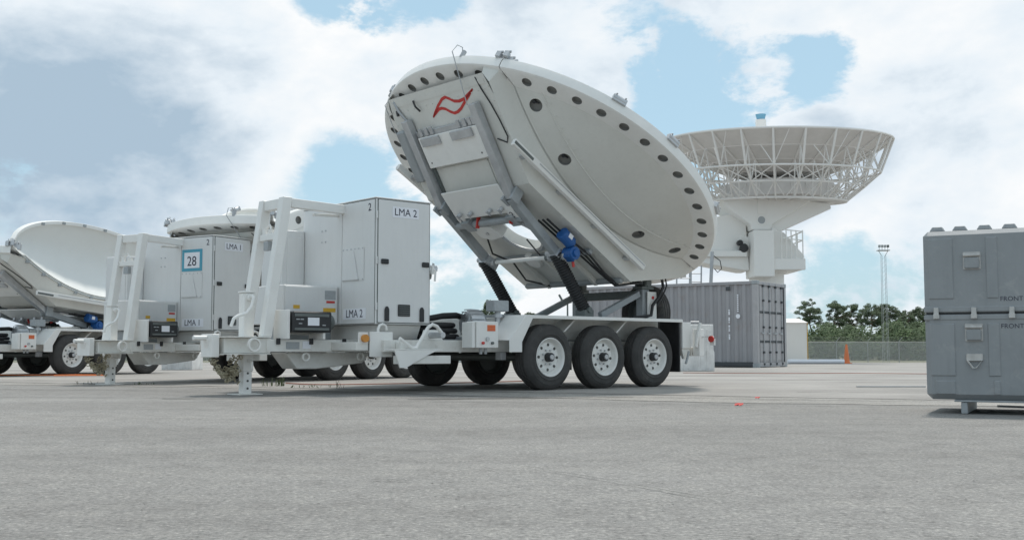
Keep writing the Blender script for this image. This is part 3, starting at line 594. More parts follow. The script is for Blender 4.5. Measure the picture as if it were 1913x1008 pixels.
def raised_wing(d):
    """wing swung up on the near edge of the centre section: hollow face towards the yard"""
    nu, nv = 48, 12; v = []; top = []
    for lay in (0, 1):
        for i in range(nu + 1):
            s = -2.04 + 4.08 * i / nu; b = Vector((s, 1.115, sh(s, 1.115) + .01)); tt = 1.10 + .76 * math.sqrt(max(0, 1 - (s / 2.06) ** 2)); h = max(0.02, tt - b.z)
            t = Vector((s, 1.115 - .30 * h / 1.4, b.z + h))
            if lay == 0: top.append(t)
            for k in range(nv + 1):
                q = k / nv; p = b.lerp(t, q); p.y -= .34 * math.sin(PI * q) * h / 1.4 + lay * .05; v.append(tuple(p))
    m = nv + 1; o = (nu + 1) * m
    f = [(l * o + i * m + k, l * o + i * m + k + 1, l * o + (i + 1) * m + k + 1, l * o + (i + 1) * m + k) for l in (0, 1) for i in range(nu) for k in range(nv)]
    for k in (0, nv): f += [(i * m + k, (i + 1) * m + k, o + (i + 1) * m + k, o + i * m + k) for i in range(nu)]
    for i in (0, nu): f += [(i * m + k, i * m + k + 1, o + i * m + k + 1, o + i * m + k) for k in range(nv)]
    sec = MB().add(v, f).build('reflector_wing', DISHIN, d, smooth=50)
    b = MB(); n = len(top)
    prof = [(.035, -.035), (.035, .03), (-.10, .05), (-.10, -.02)]
    vs = [(p.x, p.y + a, p.z + c) for p in top for a, c in prof]
    b.add(vs, [(i * 4 + k, i * 4 + (k + 1) % 4, (i + 1) * 4 + (k + 1) % 4, (i + 1) * 4 + k) for i in range(n - 1) for k in range(4)] + [(0, 1, 2, 3), (4 * n - 1, 4 * n - 2, 4 * n - 3, 4 * n - 4)])
    b.build('rim', WHITE, sec, .004)
    for i in (8, 14, 20, 26, 32, 38):
        p = top[i]; MB().box(p.x - .03, p.x + .03, p.y + .036, p.y + .06, p.z - .03, p.z + .02).build('rim_clip', STEEL, sec)
def make_dish(wings=('near', 'far'), logo=True, holes=True):
    d = thing('dish_antenna', 'x', 'antenna')
    for nm in ('center',) + tuple(wings):
        if nm == 'near' and not holes:
            raised_wing(d); continue
        dm = DM[nm]
        sec = put('reflector_wing' if nm != 'center' else 'reflector_center', dm[0], d); [put('rim', q, sec) for q in dm[1]]
        if nm != 'center':
            sg = 1 if nm == 'near' else -1
            pts = [(s, sg * 1.41, sh(s, 1.41) - .004) for s in [-1.80 + 3.6 * i / 40 for i in range(41)]]
            MB().tube(pts, .008, 6).build('seam_bead', DISHW, sec)
            for i in range(24):
                s = -1.72 + 3.44 * i / 23; on_shell(put('seam_bolt', BOLT, sec), s, sg * 1.45)
            for s in (-1.49, -.78, .76, 1.45) if holes else ():
                o = on_shell(put('hole_fitting', FITTING, sec), s, sg * 1.28)
            for a in (64, 84, 116):
                a = R(180 - a) * sg; o = put('rim_hinge', CLAMP2, sec, (RR * math.cos(a), RR * math.sin(a), 1.09)); o.rotation_euler = (0, 0, -a + PI / 2)
    for sg in (1, -1):
        for s in (-2.05, 2.05):
            o = put('rim_clamp', CLAMP, d, (s, sg * 1.13, 1.11)); o.rotation_euler = (0, 0, -sg * math.atan2(1.13, s) + PI / 2)
    # underside: front slope, flat middle with the hub opening, rear slope, side walls
    def wl(s, lim): return min(lim, math.sqrt(max(0, (2.35 if lim == 1.0 else 2.335) ** 2 - s * s)))
    def sh2(s, c): r = math.hypot(s, c); return T0 + KP * r * r if r < 2.1 else .927 + (r - 2.1) * .114
    b = MB()
    for st in ([-2.15 + .25 * i for i in range(5)] + [-.9], [1.2, 1.4, 1.6, 1.8, 2.0, 2.15]):
        for s0, s1 in zip(st, st[1:]):
            a0, a1 = wl(s0, 1.0), wl(s1, 1.0); b.add([(s0, -a0, bt(s0)), (s0, a0, bt(s0)), (s1, a1, bt(s1)), (s1, -a1, bt(s1))], [(0, 1, 2, 3)])
    n = 48; vs = []
    for k in range(n):
        a = 2 * PI * k / n; c, s_ = math.cos(a), math.sin(a); vs.append((.33 * c, .33 * s_, .17))
        m_ = min((1.2 if c > 0 else .9) / max(abs(c), 1e-6), 1.0 / max(abs(s_), 1e-6)); vs.append((c * m_, s_ * m_, .17))
    for cx, cy in ((1.2, 1), (1.2, -1), (-.9, 1), (-.9, -1)):      # pull the nearest outer point into each corner
        j = min(range(n), key=lambda k: (vs[2 * k + 1][0] - cx) ** 2 + (vs[2 * k + 1][1] - cy) ** 2); vs[2 * j + 1] = (cx, cy, .17)
    b.add(vs, [(2 * k, 2 * ((k + 1) % n), 2 * ((k + 1) % n) + 1, 2 * k + 1) for k in range(n)])
    ss = [-2.15 + 4.30 * i / 40 for i in range(41)]
    for sg in (1, -1):
        rows = []
        for s in sorted(ss + [-.9, 1.2]):
            a = wl(s, 1.0); c = wl(s, 1.10); rows.append(((s, sg * a, bt(s)), (s, sg * c, sh2(s, c) + .012)))
        vv = [p for r in rows for p in r]; b.add(vv, [(2 * i, 2 * i + 1, 2 * i + 3, 2 * i + 2) for i in range(len(rows) - 1)])
    bm_o = b.build('hub_box', DISHW, d, 0, smooth=20)
    MB().lathe([(.33, .17), (.30, .14), (.33, .12), (.37, .14), (.37, .17)], (0, 0, 0), (0, 0, 1), 40).build('hub_ring', ALU, d)
    MB().lathe([(.33, .17), (.326, T0 + .06)], (0, 0, 0), (0, 0, 1), 40).build('hub_tube', DISHW, d)
    # long arms down to the lift joints
    for sg in (1, -1):
        w = sg * .68
        p0 = P_f(1.12, w, .07); p1 = P_f(-.12, w, .07); p2 = (.20, w, -.10)
        MB().beam(p0, p1, .10, .12, (0, 1, 0)).build('lift_arm', ALU, d, .006)
        MB().beam(p1, p2, .11, .10, (0, 1, 0)).build('lift_arm', STEEL, d, .006)
        MB().box(-.90, -.76, w - .10, w - .06, -.02, .168).box(-.90, -.76, w + .06, w + .10, -.02, .168).build('arm_bracket', STEEL, d, .004)
        MB().cyl((.20, w - .16, -.11), (.20, w + .14, -.11), .055, n=16).box(.10, .30, w - .09, w + .09, -.17, -.05).cyl((.16, w - .2, -.08), (.16, w - .12, -.08), .035, n=10).build('lift_joint', ALU, d, .004)
        # slide rail along the side wall
        q0 = (-1.46, sg * 1.155, .335); q1 = (1.17, sg * 1.155, .36)
        sr = MB().beam(q0, q1, .06, .085).build('slide_rail', WHITE, d, .004)
        MB().beam(Vector(q0) + Vector((.0, sg * .032, -.005)), Vector(q0) + Vector((.34, sg * .032, -.005)), .006, .035).build('rail_slot', DKGREY, sr)
        MB().beam(Vector(q0) + Vector((.45, sg * .032, .018)), Vector(q1) + Vector((-.02, sg * .032, .018)), .008, .012).build('rail_groove', ALU, sr)
        for s in (-1.2, -.5, .2, .9): MB().box(s - .03, s + .03, *sorted((sg * 1.04, sg * 1.125)), .31, .36).build('rail_bracket', ALU, sr)
        # hinge lug
        MB().box(1.58, 1.84, sg * .62 - .05, sg * .62 + .05, .50, .72).build('hinge_lug', STEEL, d, .005)
    b = MB(); fbox(b, .44, .86, -.57, .60, .0, .09); bx = b.build('equipment_tray', WHITE, d, .006)
    b = MB(); fbox(b, .862, .93, -.60, .62, .0, .06); b.build('tray_hinge_bar', ALU, bx, .004)
    for w0 in (-.52, -.40, -.30, .24, .36, .46, .53):
        b = MB(); fbox(b, .87, .97, w0, w0 + .06, .061, .085); b.build('tray_connector', ALU, bx, .003)
    for w0, w1 in ((-.50, -.14), (.10, .50)):
        b = MB(); fbox(b, .74, .85, w0, w1, .091, .125); b.build('tray_cover', ALU, bx, .004)
    for w0 in (-.5, .5): b = MB(); fbox(b, .50, .52, w0, w0 + .02, .091, .094); b.build('tray_bolt', DARK, bx)
    b = MB(); fbox(b, .06, .40, -.44, .46, .0, .015); b.build('skin_panel', DISHW, d, .003)
    # slotted strips beside the tray and the dark cable trunk on the far side
    for w0 in (-.62,): b = MB(); fbox(b, .0, .44, w0, w0 + .05, .0, .03); b.build('cable_slot', DKGREY, d)
    b = MB(); fbox(b, .28, 1.0, -.98, -.80, .0, .09); b.build('cable_trunk', STEEL, d, .02)
    # number plate with latches
    b = MB().hexa([(-1.06, -.50, .10), (-1.06, .62, .10), (-.66, .62, -.02), (-.66, -.50, -.02)], [(-1.06, -.50, .085), (-1.06, .62, .085), (-.66, .62, -.035), (-.66, -.50, -.035)]); npl = b.build('latch_plate', WHITE, d, .003)
    for w0, w1 in ((-.50, -.36), (.48, .62)):
        MB().hexa([(-.66, w0, -.02), (-.66, w1, -.02), (-.54, w1, -.03), (-.54, w0, -.03)], [(-.66, w0, -.035), (-.66, w1, -.035), (-.54, w1, -.045), (-.54, w0, -.045)]).build('plate_ear', WHITE, npl, .002)
    nd = Vector((-.287, 0, -.958)); yd = Vector((-.958, 0, .287))
    text('1', .13, 'lettering', TEXTBLK, npl, (-.62, .43, -.045), (0, -1, 0), yd, .002); text('2', .13, 'lettering', TEXTBLK, npl, (-.62, -.55, -.045), (0, -1, 0), yd, .002)
    for w in (-.36, -.14, .24, .46): MB().cyl((-.74, w, -.02), (-.75, w, -.075), .032, .026, 14).box(-.79, -.70, w - .012, w + .012, -.09, -.07).build('latch', ALU, npl, .003)
    for w, sg in ((-.16, -1), (.44, 1)):
        MB().beam((-.60, w, .02), (-.52, w + sg * .03, -.10), .055, .02, (0, 1, 0)).build('safety_tag', RED, npl, .003)
    # cross gear and box below the hub
    MB().cyl((-.52, -.64, -.02), (-.52, .64, -.02), .05, n=14).box(-.62, -.44, -.46, -.30, -.08, .12).box(-.62, -.44, .42, .56, -.08, .12).build('cross_shaft', STEEL, d, .004)
    MB().prism([(-.50, -.30), (-.46, -.02), (-.24, .02), (-.20, -.24), (-.28, -.38), (-.46, -.38)], 'z', -.06, .10).build('sensor_box', WHITE, d, .008)
    MB().cyl((-.35, -.18, -.061), (-.35, -.18, -.075), .025, n=10).build('sensor_knob', ALU, d)
    MB().cyl((.20, -.52, -.11), (.20, .46, -.11), .028, n=14).build('sync_rod', WHITE, d)
    MB().cyl((.2, .46, -.11), (.2, .53, -.11), .04, n=14).build('rod_coupling', DKGREY, d)
    # lift motors
    mo = MB(); mo.cyl((-.06, .88, .06), (.14, .88, .04), .085, .08, 20).cyl((.14, .88, .04), (.17, .88, .037), .06, n=16); m1 = mo.build('lift_motor', BLUE, d, .006)
    MB().box(.0, .07, .962, .966, .03, .09).build('motor_label', STICK, m1)
    mo = MB(); mo.cyl((.22, .78, -.06), (.22, .95, -.06), .088, .084, 20).cyl((.22, .95, -.06), (.22, .98, -.06), .05, n=14).box(.16, .28, .80, .92, -.15, -.06); mo.build('lift_motor', BLUE, d, .006)
    MB().beam((.30, .84, -.09), (.36, .85, -.17), .04, .015, (0, 1, 0)).build('safety_tag', RED, d, .003)
    # rear underside: ribs, panels, cable runs
    for w in (-.45, .0, .45): MB().box(.45, 1.15, w - .03, w + .03, .10, .168).build('hub_rib', DISHW, d, .004)
    for s in (.46, 1.12): MB().box(s - .03, s + .03, -.92, .92, .112, .168).build('hub_rib', STEEL, d, .004)
    MB().lathe([(.001, .11), (.12, .11), (.14, .14), (.14, .17)], (.55, -.25, 0), (0, 0, 1), 18).build('drive_cover', WHITE, d)
    for w0, ww in ((.70, .05), (.78, .0), (.86, -.04)):
        MB().tube([(-.30, w0 - .05, .10), (.1, w0 - .02, .09), (.5, w0, .12), (.9, w0 + ww, .10), (1.2, w0 + ww, .12), (1.5, w0 - .05, .36), (1.68, .66, .52)], .014, 7).build('cable', BLACK, d)
    MB().tube([(-.2, -.5, .12), (.2, -.7, .05), (.5, -.6, .11), (.9, -.7, .09), (1.1, -.4, .11)], .013, 7).build('cable', BLACK, d)
    MB().tube([(.05, .1, .11), (.25, .25, -.02), (.32, .4, .0), (.3, .5, .09)], .011, 6).build('cable', BLACK, d)
    # conduit and lifting wires on the front slope
    MB().tube([P_f(1.38, -.86, .0), P_f(1.25, -.80, .03), P_f(1.0, -.66, .03), P_f(.90, -.62, .03)], .018, 7).build('conduit', GALV, d)
    MB().tube([P_f(1.40, .80, .0), P_f(1.25, .84, .012), P_f(1.05, .90, .012), P_f(.85, .94, .012), P_f(.62, .97, .015), P_f(.55, .92, .012), P_f(.62, .78, .012)], .008, 6).build('cable', BLACK, d)
    wr = MB(); wr.tube([(-2.28, .55, 1.12), (-2.33, .55, 1.20), (-2.40, .54, 1.18), (-2.42, .54, 1.06), P_f(1.12, .62, .12)], .006, 6); wr.cyl((-2.28, .55, 1.08), (-2.28, .55, 1.18), .03, n=10); wr.build('lifting_wire', GALV, d)
    MB().tube([(-2.10, -1.0, 1.05), P_f(1.38, -.98, .06), P_f(1.0, -.95, .10)], .006, 6).build('lifting_wire', GALV, d)
    MB().tube([P_f(1.33, -.45, .02), P_f(1.26, -.40, .06), P_f(1.18, -.38, .03)], .013, 6).build('pigtail', BLACK, d)
    MB().tube([P_f(1.26, -.84, .02), P_f(1.20, -.82, .05)], .02, 8).build('pigtail', BLACK, d)
    rv = MB()
    for sg in (1, -1):
        for i in range(26):
            s = -2.0 + 4.05 * i / 25; rv.cyl((s, sg * .965, bt(s) + .002), (s, sg * .965, bt(s) - .007), .009, n=6)
    for w in [-.9 + 1.8 * i / 14 for i in range(15)]:
        for s in (-1.98, 1.22, -.93): rv.cyl((s, w, bt(s) + .002), (s, w, bt(s) - .007), .009, n=6)
    tag(rv.build('rivets', DISHW, d), None, kind='stuff')
    b = MB(); fbox(b, 1.30, 1.36, -.93, .93, 0, .006); b.build('skin_seam', DISHW, d)
    for sg in (1, -1) if not holes else ():
        for i, s in enumerate([-1.7 + 3.4 * k / 9 for k in range(10)]):
            MB().box(s - .035, s + .035, sg * 1.10 - .02, sg * 1.10 + .02, sh(s, 1.1) - .03, sh(s, 1.1) + .03).build('seam_clip', STEEL, d, .004)
    if logo:
        def ribbon(pts, wd):
            vs = []
            for i, p in enumerate(pts):
                a = Vector(pts[max(i - 1, 0)]); c = Vector(pts[min(i + 1, len(pts) - 1)]); dd = (c - a).normalized(); nn = Vector((-dd.y, dd.x)); ww = wd * (1 if 0 < i < len(pts) - 1 else .55)
                for sg in (-1, 1):
                    q = Vector(p) + nn * sg * ww / 2; vs.append(P_f((-.9 - q.x) / .876, q.y, .004))
            return vs, [(2 * i, 2 * i + 1, 2 * i + 3, 2 * i + 2) for i in range(len(pts) - 1)]
        b = MB(); b.add(*ribbon(LOGO_UP, .034)); b.add(*[x for x in ribbon(LOGO_LO, .034)])
        tag(b.build('emblem', LOGORED, d, fixn=False, smooth=0), 'red double wave emblem')
    return d
BOLT = MB().cyl((0, 0, 0), (0, 0, .008), .010, n=6).mesh('seam_bolt', flip=False); BOLT.materials.append(DISHW)

# ------------------------------------------------------------------ equipment cabinet on the tongue end of each trailer
def make_cabinet(num, sign28):
    c = thing('equipment_cabinet', 'x', 'cabinet')
    W = .76; u0, u1, z0, z1 = -2.2, -1.455, .755, 2.13
    MB().box(u0, u1, -W, W, z0, z1).build('cabinet_body', CAB, c, .006)
    MB().box(u0 - .012, u1 + .012, -W - .012, W + .012, z1 + .001, z1 + .014).build('roof_lip', CAB, c, .004)
    MB().prism([(-.62, .588), (.62, .588), (.70, .752), (-.70, .752)], 'x', u0 + .1, u1 - .08).build('pedestal', WHITE, c, .005)
    # camera side door with its latches and vent
    MB().box(u0 + .022, u1 - .012, W, W + .004, z0 + .012, z1 - .006).build('dark_door_edge', DKGREY, c)  # dark sheet behind the door stands in for the shade in its gap
    MB().box(u0 + .03, u1 - .02, W + .002, W + .012, z0 + .02, z1 - .012).build('side_door', CAB, c, .004); y = W + .013
    for z in (.95, 1.45, 1.95): MB().cyl((u0 + .012, W + .008, z - .04), (u0 + .012, W + .008, z + .04), .010, n=8).build('door_hinge', CAB, c)
    MB().box(u0 - .004, u0, .102, W - .006, z0 + .004, z1 - .006).build('dark_door_edge', DKGREY, c)  # same dark sheet, drawing the shaded gap round the front door
    for u, z in ((-2.09, 1.44), (-1.535, 1.43)): MB().box(u - .05, u + .05, y, y + .018, z - .028, z + .028).build('latch', BLACK, c, .008)
    for u in (-2.06, -1.585): MB().prism([(u - .028, .79), (u + .028, .79), (u + .028, .92), (u + .012, .95), (u - .012, .95), (u - .028, .92)], 'y', y, y + .02).build('latch', BLACK, c, .005)
    v = MB().box(-1.91, -1.745, y, y + .012, .845, .975).build('vent', BLACK, c, .01)
    for k in range(5): MB().box(-1.90, -1.755, y + .0125, y + .017, .858 + k * .023, .866 + k * .023).build('vent_slat', DKGREY, v)
    p = MB().box(-1.99, -1.63, y, y + .002, 1.935, 2.055).build('name_sticker', STICK, c)
    text('LMA %s' % num, .115, 'lettering', TEXTBLK, p, (-1.81, -(y + .0025), 1.993), (1, 0, 0), (0, 0, 1), .001, bold=0)
    MB().box(u1 - .005, u1 + .02, W + .013, W + .05, 1.33, 1.42).tube([(u1, W + .03, 1.42), (u1 + .03, W + .06, 1.36), (u1 + .02, W + .06, 1.25)], .012, 8).build('door_catch', WHITE, c)
    # tongue side face
    x = u0
    MB().box(x - .012, x, .11, W - .012, z0 + .01, z1 - .012).build('front_door', CAB, c, .004)
    MB().box(x - .010, x, -W + .02, .10, z0 + .01, z1 - .012).build('front_panel', CAB, c, .004)
    x -= .013
    p = MB().box(x - .002, x, .15, .60, .815, .935).build('name_sticker', STICK, c)
    text('LMA %s' % num, .125, 'lettering', TEXTBLK, p, (x - .0025, -.375, .873), (0, -1, 0), (0, 0, 1), .001, bold=0)
    text('2', .12, 'lettering', TEXTBLK, c, (x - .001, -.66, 2.035), (0, -1, 0), (0, 0, 1), .001, bold=0)
    zz = 1.24
    pk = MB().box(x - .006, x, .13, .56, zz, zz + .37).build('document_pouch', CAB, c, .004)
    MB().hexa([(x - .007, .14, zz + .01), (x - .007, .46, zz + .01), (x - .007, .36, zz + .34), (x - .007, .14, zz + .34)], [(x - .018, .14, zz + .01), (x - .022, .46, zz + .01), (x - .012, .36, zz + .34), (x - .012, .14, zz + .34)]).build('pouch_flap', CAB, pk, .003)
    for k in range(6):
        for zc in (zz + .015, zz + .355): MB().cyl((x - .006, .15 + k * .078, zc), (x - .012, .15 + k * .078, zc), .008, n=6).build('rivet', ALU, pk)
    for w, z in ((-.32, 1.85), (-.24, 1.85), (-.32, 1.72), (-.24, 1.72)): MB().cyl((x + .002, w, z), (x - .006, w, z), .009, n=6).build('bolt', ALU, c)
    if sign28:
        s = MB().box(x - .004, x, .13, .55, 1.63, 1.95).build('number_sign', TEAL, c)
        q = MB().box(x - .006, x - .0045, .18, .50, 1.675, 1.905).build('sign_face', STICK, s)
        text('28', .20, 'lettering', TEXTBLK, s, (x - .0072, -.34, 1.77), (0, -1, 0), (0, 0, 1), .001, bold=0)
    # lower control box and tall side box in front of the cabinet
    lb = MB().box(-2.92, -2.22, -.70, .05, .76, 1.19).build('control_box', CAB, c, .008)
    MB().box(-2.90, -2.24, .051, .060, .78, 1.175).build('box_door', CAB, lb, .004)
    MB().box(-2.40, -2.26, .0605, .063, 1.04, 1.14).build('data_plate', LGREY, lb)
    MB().box(-2.38, -2.27, .0605, .063, 1.0, 1.025).build('red_sticker', RED, lb)
    MB().box(-2.42, -2.26, .0605, .063, .90, .945).build('yellow_sticker', YELLOW, lb)
    MB().box(-2.80, -2.72, .0605, .063, .93, .97).build('yellow_sticker', YELLOW, lb)
    MB().box(-2.85, -2.26, -.55, -.02, .588, .758).build('box_stand', STEEL, c, .005)
    tb = MB().box(-2.52, -2.215, -1.18, -.70, .90, 1.88).build('tall_box', CAB, c, .008)
    MB().box(-2.528, -2.521, -1.15, -.73, .93, 1.86).build('box_door', CAB, tb, .003)
    MB().box(-2.55, -2.529, -.92, -.86, 1.34, 1.46).cyl((-2.56, -.89, 1.44), (-2.529, -.89, 1.44), .03, n=10).build('door_handle', BLACK, tb, .004)
    MB().box(-2.45, -2.26, -.699, -.692, 1.20, 1.80).build('side_plate', CAB, tb, .003)
    # black power unit on the camera side
    g = MB().box(-3.04, -2.56, .13, .47, .665, .885).build('power_unit', BLACK, c, .014); y = .471
    MB().box(-3.02, -2.60, y, y + .006, .83, .86).build('unit_ridge', DKGREY, g); MB().box(-3.02, -2.60, y, y + .006, .685, .71).build('unit_ridge', DKGREY, g)
    MB().box(-2.86, -2.72, y, y + .003, .735, .82).build('unit_label', STICK, g)
    for u_, z_ in ((-2.98, .80), (-2.95, .755), (-2.93, .80), (-2.66, .74)): MB().box(u_ - .02, u_ + .02, y, y + .004, z_ - .006, z_ + .006).build('unit_marking', LGREY, g)
    mt = MB().cyl((-2.558, .30, .775), (-2.46, .30, .775), .095, .08, 20).build('unit_motor', DKGREY, g, .01)
    for u_ in (-3.055, -2.62): MB().box(u_ - .03, u_, .14, .44, .59, .66 if u_ > -3 else .90).build('unit_bracket', WHITE, c, .004)
    MB().box(-3.05, -2.55, .10, .128, .64, .70).build('unit_shelf', WHITE, c, .003)
    return c
def rebase(o, b):
    """move the thing's origin to its base (trailer coordinates) without moving its parts"""
    for ch in o.children: ch.location = Vector(ch.location) - Vector((b[0], -b[1], b[2]))
    M = Matrix.Rotation(o.rotation_euler.z, 4, 'Z'); o.location = Vector(o.location) + M @ Vector((b[0], -b[1], b[2]))

def place(o, O, a, base=None):
    o.location = (O[0], O[1], 0); o.rotation_euler = (0, 0, R(90 - a))
    if base: rebase(o, base)
def fold_wing(o, sg, ang):
    c = Vector((0, -sg * 1.12, .44)); a = -sg * R(ang); M = Matrix.Rotation(a, 3, 'X'); o.rotation_euler = (a, 0, 0); o.location = c - M @ c
def place_dish(o, O, a, u, z, tilt):
    ra = R(a); o.location = (O[0] + u * math.sin(ra), O[1] + u * math.cos(ra), z); o.rotation_euler = (0, R(tilt), R(90 - a))
O2, A2 = (-.340, 13.922), 48.5
O1, A1 = (-3.82, 18.09), 31.5
O3, A3 = (-9.42, 21.55), 29.0
GT, GD, GC = 'antenna trailers parked in a row', 'dish antennas on the trailers', 'equipment cabinets on the trailer tongues'
tr2 = make_trailer(False); place(tr2, O2, A2)
tag(tr2, 'nearest white three-axle trailer carrying the raised dish, jack foot in front', 'trailer', GT)
tr1 = make_trailer(True); place(tr1, O1, A1)
tag(tr1, 'white three-axle trailer behind the nearest one, carrying the LMA 1 cabinet', 'trailer', GT)
tr3 = copy_tree(tr1); place(tr3, O3, A3)
tag(tr3, 'leftmost white trailer cut by the left picture edge, wheel behind a tongue', 'trailer', GT)
ds2 = make_dish(); place_dish(ds2, O2, A2, .521, 1.852, 31.8)
tag(ds2, 'raised dish antenna with red wave emblem on its pale grey underside', 'antenna', GD)
ds1 = make_dish(('far', 'near'), False); place_dish(ds1, O1, A1, .50, 1.10, 8)
for o in ds1.children:
    if o.name.startswith('reflector_wing'): fold_wing(o, 1 if o.data is DM['near'][0] else -1, 74 if o.data is DM['far'][0] else 84)
tag(ds1, 'lowered dish antenna whose rim shows above the LMA 1 cabinet', 'antenna', GD)
ds3 = make_dish(('near',), False, False); place_dish(ds3, O3, A3, .62, 1.06, 6)
tag(ds3, 'lowered dish antenna at the left edge showing its white hollow reflector', 'antenna', GD)
cb2 = make_cabinet('2', False); place(cb2, O2, A2, (-1.83, 0, .585)); tag(cb2, 'tall white equipment cabinet lettered LMA 2 on the nearest trailer', 'cabinet', GC)
cb1 = make_cabinet('1', True); place(cb1, O1, A1, (-1.83, 0, .585)); tag(cb1, 'white equipment cabinet lettered LMA 1 with a blue framed 28 sign', 'cabinet', GC)

# ------------------------------------------------------------------ shipping container (local x along the long side to the left, y = depth, z up)
def container():
    g = gz(32.6); c = thing('shipping_container', 'grey corrugated shipping container behind the trailer with closed double doors', 'container', (7.3, 32.6, g), (0, 0, R(146)))
    # x: along the long face (towards the left and away), y: negative = towards the door end's far corner
    L_, D_, H_ = 6.06, 2.36, 2.59
    def corr(n, dep, x0, x1):
        pts = []
        for i in range(n):
            a = x0 + (x1 - x0) * i / n; p = (x1 - x0) / n
            pts += [(a, 0), (a + p * .36, 0), (a + p * .5, dep), (a + p * .86, dep)]
        return pts + [(x1, 0)]
    b = MB(); pts = corr(22, .045, .12, L_ - .12)
    b.add([(x, d, z) for x, d in pts for z in (.16, H_ - .11)], [(2 * i, 2 * i + 1, 2 * i + 3, 2 * i + 2) for i in range(len(pts) - 1)])
    b.build('side_wall', CONT, c, flip=True, smooth=20)
    MB().box(0.1, L_ - .1, 2.30, 2.34, .16, H_ - .1).build('side_wall', CONT, c)
    b = MB(); b.add([(L_ - .04 - dz, .1 + (D_ - .2) * i / 24, z) for i, dz in [(i, .03 * (i % 2)) for i in range(25)] for z in (.16, H_ - .11)], [(2 * i, 2 * i + 1, 2 * i + 3, 2 * i + 2) for i in range(24)]); b.build('end_wall', CONT, c)
    MB().box(.05, L_ - .05, .03, D_ - .03, H_ - .09, H_ - .06).build('roof', CONT, c)
    for y0, y1 in ((-.03, .05), (D_ - .05, D_ + .03)):
        MB().box(.16, L_ - .16, y0, y1, H_ - .11, H_ - .02).build('top_rail', CONT, c, .004)
        MB().box(.16, L_ - .16, y0, y1, .03, .16).build('bottom_rail', CONTDARK, c, .004)
    for x in (0, L_ - .16):
        for y in (-.03, D_ - .13):
            MB().box(x, x + .16, y, y + .16, .12, H_ - .12).build('corner_post', CONTD if x == 0 else CONT, c, .006)
            for z in (0, H_ - .118): MB().box(x - .01, x + .17, y - .01, y + .17, z, z + .118).build('corner_casting', STEEL, c, .01)
            
    for z0, z1 in ((.02, .15), (H_ - .12, H_ - .02)): MB().box(-.005, .10, .14, D_ - .14, z0, z1).build('door_sill' if z0 < 1 else 'door_header', CONTD, c, .004)
    for k in range(2):
        y0 = .145 + k * (D_ - .29) / 2; y1 = y0 + (D_ - .29) / 2 - .012
        dd = MB().box(.03, .075, y0, y1, .155, H_ - .125).build('door', CONTD, c, .004)
        for z0, z1 in ((.20, .74), (.80, 1.62), (1.68, 2.41)):
            MB().box(.016, .03, y0 + .06, y1 - .06, z0, z1).build('door_panel', CONTD, dd, .012)
        for z in (.77, 1.65): MB().box(.004, .03, y0 + .0, y1 - .0, z - .028, z + .028).build('door_rib', CONTDARK, dd)
        for yy in (y0 + .30, y1 - .22):
            MB().cyl((-.012, yy, .04), (-.012, yy, H_ - .06), .017, n=8).build('lock_rod', GALV, dd)
            for z in (.10, .45, 1.2, 2.0, H_ - .15): MB().box(-.034, .02, yy - .035, yy + .035, z - .03, z + .03).build('rod_bracket', CONTDARK, dd)
            MB().box(-.036, -.02, yy - .20, yy + .02, 1.0, 1.04).build('rod_handle', GALV, dd)
        for z in (.35, .9, 1.5, 2.2): MB().box(.012, .05, *( (y0 - .03, y0) if k == 0 else (y1, y1 + .03)), z, z + .12).build('door_hinge', CONTDARK, dd)
    MB().box(.005, .028, .148, .162, .15, H_ - .12).build('dark_door_edge', CONTDARK, c); MB().box(-.002, .05, D_ - .160, D_ - .132, .15, H_ - .12).build('dark_door_edge', CONTDARK, c)  # gaskets along the outer door edges
    # stencilled weathered marks on the side, and a dark weld patch
    for i in range(15):
        if i % 4 != 3: MB().box(.88, .925, -.012, -.006, 1.70 - i * .062, 1.735 - i * .062 + .012 * (i % 3)).build('stencil_mark', STICK, c)
    for i in range(9):
        MB().box(.60, .645, -.012, -.006, 2.14 - i * .06, 2.18 - i * .06).build('stencil_mark', STICK, c)
    MB().cyl((.62, -.006, 1.53), (.62, -.012, 1.53), .07, n=14).build('stencil_mark', STICK, c)
    MB().box(.86, 1.0, -.012, -.006, 2.30, 2.42).build('vent_plate', CONTDARK, c)
container()

